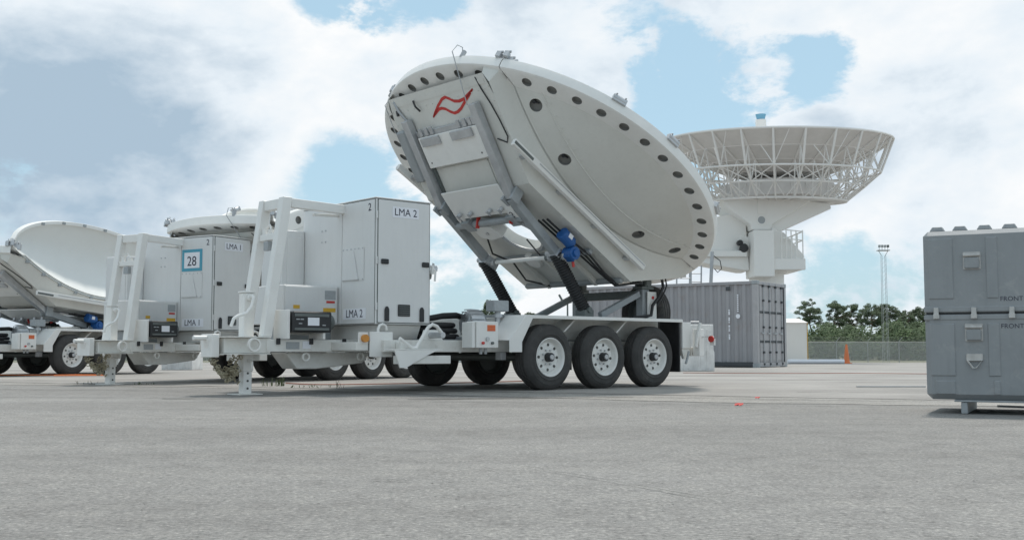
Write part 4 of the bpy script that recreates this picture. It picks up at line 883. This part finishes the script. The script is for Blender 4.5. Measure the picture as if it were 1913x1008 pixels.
# ------------------------------------------------------------------ big steerable antenna behind
def observatory():
    Z0 = 54; X0 = 12.55; g = gz(Z0)
    o = thing('dish_observatory', 'large white truss-backed dish antenna on a pedestal behind the container', 'antenna', (X0, Z0, g))
    RT, ZR = 5.5, 10.85 - g      # heights below are above this thing's base
    CX = .60; tau = .07
    def q(r, a, z):              # ring point: slight tilt towards the camera
        x = r * math.cos(a); y = r * math.sin(a)
        return (CX + x, y, z + y * tau - x * .012)
    NS = 24
    def surf(r): return ZR - 1.95 + 1.95 * (r / RT) ** 2
    # reflector panels: two rows of sectors with small gaps
    rows = ((1.0, 2.3), (2.3, 3.5), (3.5, 4.55), (4.55, 5.5))
    for j, (r0, r1) in enumerate(rows):
        for k in range(NS):
            a0 = 2 * PI * (k + .02) / NS; a1 = 2 * PI * (k + .98) / NS; b = MB(); r0_ = r0 + .02; r1_ = r1 - .02
            lo = []; 
            n = 3
            vs = []
            for t in (0, -.05):
                for r in (r0_, r1_):
                    for i in range(n + 1): vs.append(q(r, a0 + (a1 - a0) * i / n, surf(r) + t))
            m = n + 1; fs = []
            for i in range(n):
                fs += [(i, i + 1, m + i + 1, m + i), (2 * m + i, 2 * m + i + 1, 3 * m + i + 1, 3 * m + i), (i, i + 1, 2 * m + i + 1, 2 * m + i), (m + i, m + i + 1, 3 * m + i + 1, 3 * m + i)]
            fs += [(0, m, 3 * m, 2 * m), (n, m + n, 3 * m + n, 2 * m + n)]
            b.add(vs, fs).build('reflector_panel', PANEL, o, flip=False, smooth=0)
    Z1, Z2, Z3 = ZR - 1.62, ZR - 2.3, ZR - 3.0     # lower rings
    R1, R2, R3 = 4.90, 4.15, 3.3
    for k in range(NS):
        a = 2 * PI * k / NS; am = a + PI / NS; b = MB()
        b.cyl(q(RT + .02, a, ZR - .02), q(R1, a, Z1), .055, n=6)              # outer post
        b.cyl(q(R1, a, Z1), q(R2, a, Z2), .045, n=6); b.cyl(q(R2, a, Z2), q(R3, a, Z3), .045, n=6); b.cyl(q(R3, a, Z3), q(1.2, a, Z3), .045, n=6)
        b.cyl(q(R1, a, Z1), q(4.55, a, surf(4.55) - .06), .03, n=5); b.cyl(q(R2, a, Z2), q(4.55, a, surf(4.55) - .06), .03, n=5)
        b.cyl(q(R2, a, Z2), q(3.5, a, surf(3.5) - .06), .03, n=5); b.cyl(q(R3, a, Z3), q(3.5, a, surf(3.5) - .06), .03, n=5); b.cyl(q(R3, a, Z3), q(2.3, a, surf(2.3) - .06), .03, n=5)
        pts = [q(r, a, surf(r) - .09) for r in (1.1, 2.3, 3.5, 4.55, 5.5)]
        b.tube(pts, .05, 5)
        b.build('truss_rib', TRUSS, o, flip=False)
        b = MB()
        a2 = 2 * PI * (k + 1) / NS
        b.cyl(q(R1, a, Z1), q(R2, a2, Z2), .025, n=5); b.cyl(q(R1, a2, Z1), q(R2, a, Z2), .025, n=5)
        b.cyl(q(R2, a, Z2), q(R3, am, Z3), .028, n=5); b.cyl(q(R2, a2, Z2), q(R3, am, Z3), .028, n=5)
        b.cyl(q(RT, am, ZR - .05), q(R1, a, Z1), .02, n=4) if k % 2 else b.cyl(q(4.55, am, surf(4.55) - .05), q(R1, a2, Z1), .028, n=5)
        b.build('cross_brace', TRUSS, o, flip=False)
    for rr, zz, th in ((RT + .02, ZR, .06), (R1, Z1, .05), (R2, Z2, .042), (R3, Z3, .06), (2.3, ZR - 2.9, .05)):
        b = MB(); n = 72; b.tube([q(rr, 2 * PI * i / n, zz) for i in range(n + 1)], th, 6, cap=False); b.build('ring', TRUSS, o, flip=False)
    MB().lathe([(1.2, ZR - 1.9), (2.75, ZR - 2.25), (2.75, ZR - 2.98), (1.0, ZR - 3.0)], (CX, 0, 0), (0, 0, 1), 40).build('hub_drum', PANEL, o, flip=False)
    # feed on top
    f = MB().cyl((CX - .75, 0, ZR - .6), (CX - .75, 0, 11.95 - g), .26, n=20).build('feed_housing', TELE, o, flip=False)
    MB().cyl((CX - .75, 0, 11.952 - g), (CX - .75, 0, 12.22 - g), .19, .26, 20).build('feed_window', FEEDB, f, flip=False)
    h = lambda py, z=Z0: .46 + (656 - py) * z / 2050 - g      # image row of the survey photo -> height at this distance
    xx = lambda px, z=Z0: (px - 956.5) / 2050 * z - X0
    # inverted triangular yoke
    y0, y1 = -1.3, 1.3
    yk = MB().prism([(xx(1338), h(367)), (xx(1524), h(367)), (xx(1516), h(374)), (xx(1434), h(424)), (xx(1432), h(434)), (xx(1396), h(434)), (xx(1394), h(424)), (xx(1350), h(392))], 'y', y0, y1).build('yoke', TELE, o, .03, flip=False)
    MB().lathe([(.18, -.03), (.24, -.03), (.24, .03), (.18, .03)], (xx(1414), y0 - .01, h(416)), (0, 1, 0), 24, close=True).build('bearing_ring', TELE, yk, flip=False)
    MB().cyl((xx(1414), y0 - .005, h(416)), (xx(1414), y0 - .012, h(416)), .20, n=24).build('yoke_hole_disc', LGREY, yk, flip=False)  # flat grey disc stands in for the shaded round hole in the yoke
    MB().box(xx(1407), xx(1423), y0 - .035, y0 - .003, h(405), h(370)).build('yoke_rib', TELE, yk, .01, flip=False)
    # drive box in front, counterweight arm to the right, left wing boxes
    MB().box(xx(1396), xx(1433), -1.75, .2, h(521), h(436)).build('drive_box', TELE, o, .03, flip=False)
    MB().prism([(xx(1418), h(424)), (xx(1450), h(437)), (xx(1545), h(394)), (xx(1543), h(384)), (xx(1500), h(378))], 'y', -1.1, 2.2).build('counterweight_arm', TELE, o, .04, flip=False)
    MB().prism([(xx(1432), h(428)), (xx(1432), h(508)), (xx(1488), h(508)), (xx(1491), h(482)), (xx(1455), h(440))], 'y', -1.4, 1.6).build('platform_body', TELE, o, .04, flip=False)
    MB().box(xx(1433), xx(1490), -1.65, -1.40, h(508), h(488)).build('platform_edge', TELE, o, .02, flip=False)
    rl = MB()
    for zf in (h(434), h(450)): rl.tube([(xx(1447), -1.6, zf), (xx(1486), -1.6, zf - .12), (xx(1486), 1.4, zf - .12)], .03, 6)
    rl.build('guard_rail', TELE, o, flip=False)
    for px in (1447, 1456, 1465, 1474, 1486): MB().cyl((xx(px), -1.6, h(490)), (xx(px), -1.6, h(434) - .05), .028, n=6).build('rail_post', TELE, o, flip=False)
    for yy in (-.6, .4, 1.4): MB().cyl((xx(1486), yy, h(480)), (xx(1486), yy, h(437)), .028, n=6).build('rail_post', TELE, o, flip=False)
    MB().prism([(xx(1320), h(410)), (xx(1392), h(395)), (xx(1394), h(470)), (xx(1318), h(470))], 'y', -.5, 1.5).build('equipment_house', TELE, o, .03, flip=False)
    MB().box(xx(1314), xx(1390), -.95, 1.6, h(482), h(471)).build('house_floor', TELE, o, .02, flip=False)
    MB().prism([(xx(1310), h(481)), (xx(1394), h(481)), (xx(1396), h(507)), (xx(1385), h(507)), (xx(1310), h(493))], 'y', -.7, 1.2).build('lower_boom', TELE, o, .03, flip=False)
    MB().box(xx(1380), xx(1398), -.6, .4, h(482), h(444)).build('gearbox', TELE, o, .04, flip=False)
    MB().cyl((xx(1384), -1.0, h(466)), (xx(1384), -.55, h(466)), .22, .16, 14).cyl((xx(1378), -.9, h(456)), (xx(1378), -.6, h(456)), .14, n=12).build('drive_motor', BLACK, o, .02, flip=False)
    MB().cyl((xx(1433), 0, 0), (xx(1433), 0, h(505)), .86, .84, 32).build('pedestal', TELE, o, flip=False)
    MB().cyl((xx(1433), 0, h(512)), (xx(1433), 0, h(508)), 1.0, n=32).build('azimuth_ring', TELE, o, flip=False)
observatory()

def ladder(name, label, x, y, h_, w_, lean):
    t = thing(name, label, 'ladder', (x, y, gz(y)))
    for s in (-1, 1): MB().cyl((s * w_ / 2, 0, 0), (s * w_ / 2 + lean, 0, h_), .03, n=8).build('stile', GALV, t, flip=False)
    n = int(h_ / .3)
    for i in range(1, n): MB().cyl((-w_ / 2 + lean * i / n, 0, h_ * i / n), (w_ / 2 + lean * i / n, 0, h_ * i / n), .02, n=6).build('rung', GALV, t, flip=False)
ladder('access_ladder', 'light metal ladder rising behind the container top, left one', 6.55, 42, 3.9, .55, .05)
ladder('access_ladder', 'light metal ladder rising behind the container top, right one near a post', 7.05, 42.6, 3.85, .45, .1)
_p = thing('pole', 'slanted metal pole with hanging cable just right of the ladders', 'pole', (7.5, 42.3, gz(42.3)))
MB().cyl((0, 0, 0), (.25, 0, 4.35), .07, n=10).build('shaft', GALV, _p, flip=False); MB().tube([(.3, 0, 4.2), (.55, 0, 4.0), (.6, 0, 3.7), (.45, 0, 3.55), (.32, 0, 3.7)], .018, 6).build('cable', BLACK, _p, flip=False)

# ------------------------------------------------------------------ grey moulded transit case on its skid (x along the face, y = away, z up)
def transit_case():
    t = thing('transit_case', 'large grey moulded plastic transit case marked FRONT at the right edge', 'case', (3.10, 8.25, .105), (0, 0, R(-27)))
    L_, D_ = 1.25, .95
    base = MB().box(0, L_, 0, D_, 0, .634).build('case_base', CASE, t, .04, flip=False)
    lid = MB().box(0, L_, 0, D_, .640, 1.255).build('case_lid', CASE, t, .035, flip=False)
    MB().box(.012, L_ - .012, .012, D_ - .012, .60, .67).build('seal', BLACK, base, flip=False)
    for z0, z1, par in ((.585, .628, base), (.644, .690, lid)):
        MB().box(-.004, L_ + .004, -.006, .03, z0, z1).build('rim_band', CASE, par, .008, flip=False)
    # raised fields left and right of each recessed handle bay
    for x0, x1 in ((.03, .215), (.43, .52), (.72, .80), (1.0, 1.2)):
        MB().box(x0, x1, -.008, .03, .74, 1.20).build('raised_field', CASE, lid, .010, flip=False)
        MB().box(x0, x1, -.008, .03, .17 if x0 < .5 else .06, .565).build('raised_field', CASE, base, .010, flip=False)
    for x0, x1 in ((.03, .215), (.43, .52), (.72, .80), (1.0, 1.2)): MB().box(x0 + .03, x1 - .005, -.008, .03, .035, .145).build('raised_field', CASE, base, .010, flip=False)
    for x in (.10, .26, .43, .60, .77, .94, 1.1):
        MB().hexa([(x - .055, .04, 1.256), (x + .055, .04, 1.256), (x + .055, .16, 1.256), (x - .055, .16, 1.256)], [(x - .035, .055, 1.292), (x + .035, .055, 1.292), (x + .035, .145, 1.292), (x - .035, .145, 1.292)]).build('stacking_lug', CASE, lid, .005, flip=False)
    for x in (.34, .88):
        for zc, par in ((1.02, lid), (.49, base)):
            hb = MB().box(x - .062, x + .062, -.006, .004, zc - .062, zc + .07).build('handle_plate', CASEMETAL, par, .006, flip=False)
            MB().box(x - .052, x + .052, -.032, -.007, zc - .055, zc + .025).build('handle_grip', CASE, hb, .008, flip=False)
            MB().cyl((x - .058, -.018, zc + .045), (x + .058, -.018, zc + .045), .014, n=10).build('handle_bar', CASEMETAL, hb, flip=False)
        pl = MB().box(x - .058, x + .058, -.012, .004, .285, .34).build('tie_plate', CASEMETAL, base, .005, flip=False)
        MB().tube([(x - .05, -.018, .29), (x - .012, -.022, .235), (x + .012, -.022, .235), (x + .05, -.018, .29), (x - .05, -.018, .29)], .007, 6).build('tie_ring', CASEMETAL, pl, flip=False)
    for x in (.085, .345, .60, .86, 1.12):
        la = MB().box(x - .018, x + .018, -.026, -.0065, .60, .68).box(x - .022, x + .022, -.030, -.0065, .595, .632).build('latch', CASEMETAL, base, .004, flip=False)
    text('FRONT', .047, 'lettering', TEXTBLK, lid, (.60, -.0005, .737), (1, 0, 0), (0, 0, 1), .001); text('FRONT', .047, 'lettering', TEXTBLK, base, (.60, -.0005, .538), (1, 0, 0), (0, 0, 1), .001)
    s = thing('case_skid', 'low metal skid under the grey transit case', 'skid', (3.10, 8.25, 0), (0, 0, R(-27)))
    for x in (.235, 1.0): MB().box(x, x + .045, .02, .9, .002, .088).build('runner', STEEL, s, .004, flip=False)
    MB().box(.19, 1.15, .01, .92, .089, .103).build('skid_top', STEEL, s, .003, flip=False)
    MB().cyl((.47, .2, .055), (.80, .2, .05), .008, n=8).build('skid_rod', GALV, s, flip=False)
transit_case()

# ------------------------------------------------------------------ yard clutter
def block(label, x, y, w_, d_, h_, rot):
    b = MB().prism([(-w_ / 2, 0), (w_ / 2, 0), (w_ / 2, h_ * .42), (w_ / 2 - .02, h_ * .44), (w_ / 2 - .02, h_), (-w_ / 2 + .02, h_), (-w_ / 2 + .02, h_ * .44), (-w_ / 2, h_ * .42)], 'y', -d_ / 2, d_ / 2)
    b.box(-w_ / 2 + .1, -w_ / 2 + .16, -d_ / 2 - .012, -d_ / 2 + .05, .05, h_ * .4); b.box(w_ / 2 - .2, w_ / 2 - .14, -d_ / 2 - .012, -d_ / 2 + .05, .05, h_ * .9)
    t = thing('concrete_block', label, 'concrete block', (x, y, gz(y)), (0, 0, R(rot)), 'white concrete ballast blocks')
    b.build('block_body', CONC, t, .015, flip=False)
    MB().tube([(-.12, 0, h_ - .01), (-.10, 0, h_ + .07), (.10, 0, h_ + .07), (.12, 0, h_ - .01)], .012, 6).build('lifting_loop', GALV, t, flip=False)
block('weathered white concrete block standing behind the raised-dish trailer, by the container', 4.36, 26.2, .76, .7, 1.1, 4)
block('weathered white concrete block seen low under the LMA 1 trailer tongue', -8.35, 27.9, .8, .7, 1.0, -6)

def cone():
    y = 50; c = thing('traffic_cone', 'orange traffic cone standing by the chain-link fence', 'cone', (15.2, y, gz(y)))
    MB().prism([(-.19, -.19), (.19, -.19), (.19, .19), (-.19, .19)], 'z', 0, .035).build('cone_base', ORANGE, c, .01, flip=False)
    MB().lathe([(.15, .035), (.14, .06), (.045, .86), (.03, .88), (.001, .88)], (0, 0, 0), (0, 0, 1), 24).build('cone_body', ORANGE, c, flip=False)
cone()
_pp = MB().tube([(12.4, 49.5, gz(49.5) + .10), (13.6, 49.5, gz(49.5) + .10), (14.9, 49.4, gz(49.5) + .10)], .10, 12)
_po = _pp.build('drain_pipe', STICK, flip=False); tag(_po, 'long white plastic pipe lying on the ground beside the cone', 'pipe')
_w = thing('storage_shed', 'plain white shed wall right of the container', 'shed', (12.4, 64, gz(62)))
MB().box(-4.4, 4.25, -2, 2, 0, 2.25).build('shed_wall', TELE, _w, .02, flip=False); MB().prism([(-2.1, 2.252), (2.1, 2.252), (0, 2.55)], 'x', -4.5, 4.3).build('shed_roof', TELE, _w, flip=False); MB().box(4.252, 4.28, -2.02, -1.9, 0, 2.25).build('corner_trim', YELLOW, _w, flip=False)

def building():
    y = 112; b = thing('low_building', 'low pale flat-roofed building far behind the hose coil', 'building', (-9, y, gz(y)))
    MB().box(-4, 6.4, 0, 8, 0, 3.9).build('wall', BLDG, b, flip=False)
    MB().box(-4.2, 6.6, -.2, 8.2, 3.91, 4.1).build('roof', LGREY, b, flip=False)
    for i in range(6):
        w_ = MB().box(-3.4 + i * 1.6, -2.2 + i * 1.6, -.03, .05, 1.6, 3.0).build('window', GLASS, b, flip=False)
        MB().box(-3.45 + i * 1.6, -2.15 + i * 1.6, -.06, -.0, 1.5, 1.58).build('sill', BLDG, w_, flip=False)
building()

def fence():
    y0 = 104
    f = thing('chain_link_fence', 'chain-link fence with barbed wire arms along the tree line', 'fence', (12, y0, gz(y0)))
    x0, x1, n = -76, 66, 48
    dx = (x1 - x0) / n; post = MB().cyl((0, 0, 0), (0, 0, 2.1), .04, n=8).cyl((0, 0, 2.1), (.28, -.2, 2.5), .025, n=6).mesh('post', flip=False); post.materials.append(GALV)
    link = MB().add([(0, 0, .03), (dx, 0, .03), (dx, 0, 2.05), (0, 0, 2.05)], [(0, 1, 2, 3)]).mesh('mesh_panel', flip=False, fixn=False, smooth=0); link.materials.append(LINK)
    rail = MB().cyl((0, 0, 2.07), (dx, 0, 2.07), .028, n=6).mesh('top_rail', flip=False); rail.materials.append(GALV)
    for i in range(n):
        for nm, me in (('post', post), ('mesh_panel', link), ('top_rail', rail)):
            o = put(nm, me, f); o.location = (x0 + i * dx, 0, 0)
    for k, (a, z) in enumerate(((.1, 2.24), (.19, 2.37), (.28, 2.5))):
        MB().cyl((x0 + a, -.7 * a, z), (x1 + a, -.7 * a, z), .007, n=4).build('barbed_wire', GALV, f, flip=False)
fence()

def mast():
    y = 116; x = 39.4; t = thing('light_mast', 'tall thin lattice floodlight mast rising over the pines', 'mast', (x, y, gz(y)))
    H_ = 11.9
    for sx in (-1, 1):
        for sy in (-1, 1): MB().cyl((sx * .27, sy * .24, 0), (sx * .20, sy * .18, H_ - .5), .02, n=6).build('leg', GALV, t, flip=False)
    b = MB()
    for i in range(24):
        z = i * H_ / 25; k = .27 - .07 * z / H_; b.cyl((-k, -k * .9, z), (k, -k * .9, z + H_ / 25), .010, n=4)
    b.build('lattice', GALV, t, flip=False)
    for s in (-1, 1): MB().beam((s * .2, 0, H_ - .5), (s * .5, 0, H_ + .02), .05, .05).build('bracket', GALV, t, flip=False)
    MB().box(-.62, .62, -.35, .35, H_ + .0, H_ + .08).build('platform', GALV, t, flip=False)
    for i in range(4):
        MB().box(-.55 + i * .3, -.35 + i * .3, -.3, -.05, H_ + .35, H_ + .62).build('floodlight', LGREY if i < 3 else DKGREY, t, .02, flip=False)
        MB().cyl((-.45 + i * .3, -.1, H_ + .08), (-.45 + i * .3, -.1, H_ + .4), .025, n=6).build('lamp_stem', GALV, t, flip=False)
mast()
_l = thing('lamp_post', 'dark post with a tilted floodlight seen through the gap behind the bellows', 'lamp post', (4.05, 80, gz(80)))
MB().cyl((0, 0, 0), (0, 0, 4.6), .08, .06, 10).build('post', DKGREY, _l, flip=False); MB().beam((-.4, 0, 4.35), (.3, 0, 4.35), .05, .05).build('arm', DKGREY, _l, flip=False)
MB().beam((-.35, 0, 4.45), (-.62, 0, 4.95), .3, .14).build('floodlight', DKGREY, _l, flip=False)

def cord(label, pts, r, m):
    P = [Vector((x, y, gz(y) + .008 + r)) for x, y in pts]; out = []
    for i in range(len(P) - 1):
        p0, p1, p2, p3 = P[max(i - 1, 0)], P[i], P[i + 1], P[min(i + 2, len(P) - 1)]
        for k in range(8):
            t = k / 8; out.append(.5 * ((2 * p1) + (p2 - p0) * t + (2 * p0 - 5 * p1 + 4 * p2 - p3) * t * t + (3 * p1 - p0 - 3 * p2 + p3) * t ** 3))
    tag(MB().tube(out + [P[-1]], r, 6).build('extension_cord', m, flip=False), label, 'cord')
CORD = mat('cord_red', (.36, .15, .11), .6, var=.1)
cord('orange cord lying on the ground under the leftmost trailer', [(-10.2, 21.0), (-9.0, 20.6), (-8.2, 20.9), (-7.6, 20.5), (-8.4, 20.2)], .012, ORANGE)
cord('thin red cord drooping to the ground between the two near trailers', [(-3.2, 15.6), (-2.6, 14.9), (-1.6, 15.3), (-.4, 16.0), (.8, 17.6)], .008, CORD)
cord('long red cord stretched over the concrete right of the container', [(3.6, 23.2), (5.2, 22.5), (7, 22.6), (9, 22.0), (11, 22.5), (13, 22.2), (15, 22.6), (18, 22.0), (20, 22.4)], .007, CORD)
_b = MB().box(4.42, 5.30, 14.12, 14.17, .006, .018).build('steel_bar', STEEL, flip=False); tag(_b, 'thin dark bar lying on the concrete left of the grey case', 'bar')
def scrap(label, x, y, s):
    rnd = random.Random(int(x * 100)); vs = []
    b = MB()
    for k in range(3): 
        cx, cy = x + rnd.uniform(-s, s) * .5, y + rnd.uniform(-s, s) * .5
        b.add([(cx - s * .5, cy - s * .3, .008), (cx + s * .4, cy - s * .4, .02), (cx + s * .5, cy + s * .3, .008 + s * .6), (cx - s * .3, cy + s * .4, .012 + s * .3), (cx, cy, .008)], [(0, 1, 2, 3), (0, 1, 4), (1, 2, 4), (2, 3, 4), (3, 0, 4)])
    tag(b.build('litter_scrap', RED, flip=False, smooth=0), label, 'litter')
scrap('small red scrap of litter on the asphalt, the nearer of two', 1.90, 9.25, .04)
scrap('tiny red scrap of litter on the asphalt, the farther of two', 2.38, 10.7, .028)
DRYW = mat('dry_weed', (.12, .105, .06), .9, var=.3, vs=20)
def weed(label, x, y, h_, n, sp, dry=False):
    rnd = random.Random(int(x * 1000 + y)); b = MB()
    for i in range(n):
        a = rnd.uniform(0, 2 * PI); r = sp * math.sqrt(rnd.random()); bx, by = x + r * math.cos(a), y + r * math.sin(a); hh = h_ * rnd.uniform(.4, 1.1); le = rnd.uniform(.2, .9) * hh; a2 = rnd.uniform(0, 2 * PI); w_ = .004
        dx, dy = math.cos(a2), math.sin(a2)
        b.add([(bx - dy * w_, by + dx * w_, .004), (bx + dy * w_, by - dx * w_, .004), (bx + dx * le * .45 + dy * w_, by + dy * le * .45 - dx * w_, hh * .65), (bx + dx * le * .45 - dy * w_, by + dy * le * .45 + dx * w_, hh * .65), (bx + dx * le, by + dy * le, hh)], [(0, 1, 2, 3), (3, 2, 4)])
    tag(b.build('weed_tuft', DRYW if dry else WEED, flip=False, fixn=False, smooth=0), label, 'weed', 'weeds in the pavement joint')
weed('green weed tuft in the joint just right of the near jack foot', -3.15, 14.6, .14, 40, .16)
weed('low green weed mat in the joint below the power unit', -2.58, 14.05, .045, 26, .28)
weed('single dry weed stalk in the joint below the LMA 2 cabinet', -2.15, 13.75, .13, 7, .05, True)
weed('small weed tuft left of the near jack foot', -5.1, 15.35, .05, 20, .16)
weed('faint dry weed tuft beside the far jack foot', -6.1, 15.7, .05, 10, .2, True)

GRIT = mat('grit_stone', (.34, .325, .30), .85, var=.5, vs=3)
def pebbles():
    rnd = random.Random(11); b = MB()
    for i in range(420):
        y = 3.2 + 9 * rnd.random() ** 1.6; x = rnd.uniform(-.52, .52) * y; r = rnd.uniform(.002, .0055)
        b.add([(x - r, y, .001), (x, y - r, .001), (x + r * 1.1, y, .001), (x, y + r, .001), (x + r * .2, y, r * rnd.uniform(.6, 1.1))], [(0, 1, 4), (1, 2, 4), (2, 3, 4), (3, 0, 4)])
    tag(b.build('loose_grit', GRIT, flip=False, smooth=0), 'loose pale grit scattered over the asphalt', 'grit', kind='stuff')
pebbles()

# ------------------------------------------------------------------ trees
def crown_mesh(b, clumps, leaf, rnd, per):
    for (cx, cy, cz, rx, ry, rz) in clumps:
        n = int(per * rx * rz)
        for _ in range(n):
            while True:
                p = Vector((rnd.uniform(-1, 1), rnd.uniform(-1, 1), rnd.uniform(-1, 1)))
                if .25 < p.length < 1: break
            c = Vector((cx + p.x * rx, cy + p.y * ry, cz + p.z * rz)); d = Vector((rnd.gauss(0, 1), rnd.gauss(0, 1), rnd.gauss(0, .7))).normalized(); e = d.orthogonal().normalized(); s = leaf * rnd.uniform(.5, 1.3)
            b.add([c - d * s, c + e * s * .45, c + d * s, c - e * s * .45], [(0, 1, 2, 3)])
def pine(label, px, top, y, spread, seed, base=None, dens=55):
    rnd = random.Random(seed); x = (px - 956.5) / 2050 * y; g = gz(y); H_ = .46 + (656 - top) * y / 2050 - g
    t = thing('pine_tree', label, 'tree', (x, y, g), group='pines beyond the fence')
    pts = [(rnd.uniform(-.1, .1) * i, 0, H_ * .9 * i / 6) for i in range(7)]
    MB().tube(pts, [.20 * (1 - .12 * i) for i in range(7)], 8).build('trunk', BARK, t, flip=False)
    lm = MB(); cl = []
    zc = H_ * .74; hz_ = H_ * .25
    for i in range(64):
        a = rnd.uniform(0, 2 * PI); e = rnd.uniform(-.75, 1); rr = math.sqrt(max(0, 1 - e * e)) * rnd.uniform(.35, 1.0) * spread
        tip = Vector((math.cos(a) * rr, math.sin(a) * rr, zc + e * hz_ * rnd.uniform(.7, 1.0)))
        if i % 4 == 0: lm.tube([(0, 0, tip.z - rr * .5), tip * .5 + Vector((0, 0, tip.z * .5 - rr * .28)), tip], [.06, .045, .02], 5)
        k = spread * rnd.uniform(.12, .25); cl.append((tip.x, tip.y, tip.z, k, k, k * rnd.uniform(.5, .8)))
    lm.build('limbs', BARK, t, flip=False)
    b = MB(); crown_mesh(b, cl, .14, rnd, 720); b.build('crown', LEAF, t, flip=False, fixn=False, smooth=0)
Y_ = 190
for i, (px, tp, sp, lb) in enumerate(((1513, 556, 2.5, 'lone slender pine nearest the white shed wall'), (1560, 562, 2.5, 'pine with dense dark crown, second right of the shed'), (1590, 566, 2.4, 'pine left of the gap beside the light mast'),
                                      (1628, 564, 2.7, 'broad pine just left of the light mast'), (1655, 566, 2.4, 'tall pine right behind the light mast'), (1679, 573, 2.0, 'thin pine just right of the light mast'), (1694, 577, 1.6, 'slim pine between mast and grey case'), (1716, 574, 2.6, 'dark pine partly hidden by the grey case'))):
    pine(lb, px, tp, Y_ + (i % 3) * 7, sp, 20 + i)
pine('round tree crown seen behind the gauge box', 916, 562, 118, 1.55, 51)
pine('small tree top seen left of the blower hoses', 835, 588, 150, 1.6, 52); pine('small low tree top just right of the first one by the hoses', 858, 590, 152, 1.4, 53)
pine('small tree top right of the gauge box', 993, 580, 130, 1.3, 54)
def shrubs():
    rnd = random.Random(3); b = MB(); cl = []
    for i in range(520):
        x = rnd.uniform(-160, 120); y = rnd.uniform(150, 175); tp = rnd.uniform(3.0, 5.6) * (1.0 if x > 30 else .5); r = rnd.uniform(1.6, 2.8)
        z = gz(y); cl.append((x, y, z + tp * .5, r, r, tp * .55))
    crown_mesh(b, cl, .26, rnd, 110)
    tag(b.build('undergrowth', LEAF2, flip=False, fixn=False, smooth=0), 'dense green undergrowth along the far edge of the field', 'undergrowth', kind='stuff')
    for k, (px, tp, sp) in enumerate(((1545, 600, 2.6), (1560, 610, 3), (1585, 605, 2.6), (1640, 622, 2.4), (1668, 600, 2.6), (1700, 615, 3), (1722, 600, 3))):
        y = 172 + k; x = (px - 956.5) / 2050 * y; g = gz(y); H_ = .46 + (656 - tp) * y / 2050 - g
        t = thing('leafy_tree', 'low leafy tree in the undergrowth, number %d from the shed' % (k + 1), 'tree', (x, y, g), group='low trees under the pines')
        t['label'] = ('low leafy tree under the second pine from the shed', 'wide low tree filling the gap under the second pine', 'low bushy tree left of the mast, under the third pine', 'small low bush tree left of the mast foot', 'dark upright bushy tree right of the mast', 'low spreading tree between mast and grey case', 'dark low tree beside the grey case edge')[k]
        MB().tube([(0, 0, 0), (.1, 0, H_ * .5), (0, .1, H_ * .8)], [.16, .11, .05], 7).build('trunk', BARK, t, flip=False)
        b = MB(); r2 = random.Random(k + 90); cl = [(r2.uniform(-.5, .5) * sp * .8, r2.uniform(-.5, .5) * sp, H_ * r2.uniform(.3, .84), sp * r2.uniform(.3, .45), sp * .4, H_ * .17) for _ in range(14)]
        crown_mesh(b, cl, .17, r2, 520); b.build('crown', LEAF2, t, flip=False, fixn=False, smooth=0)
shrubs()
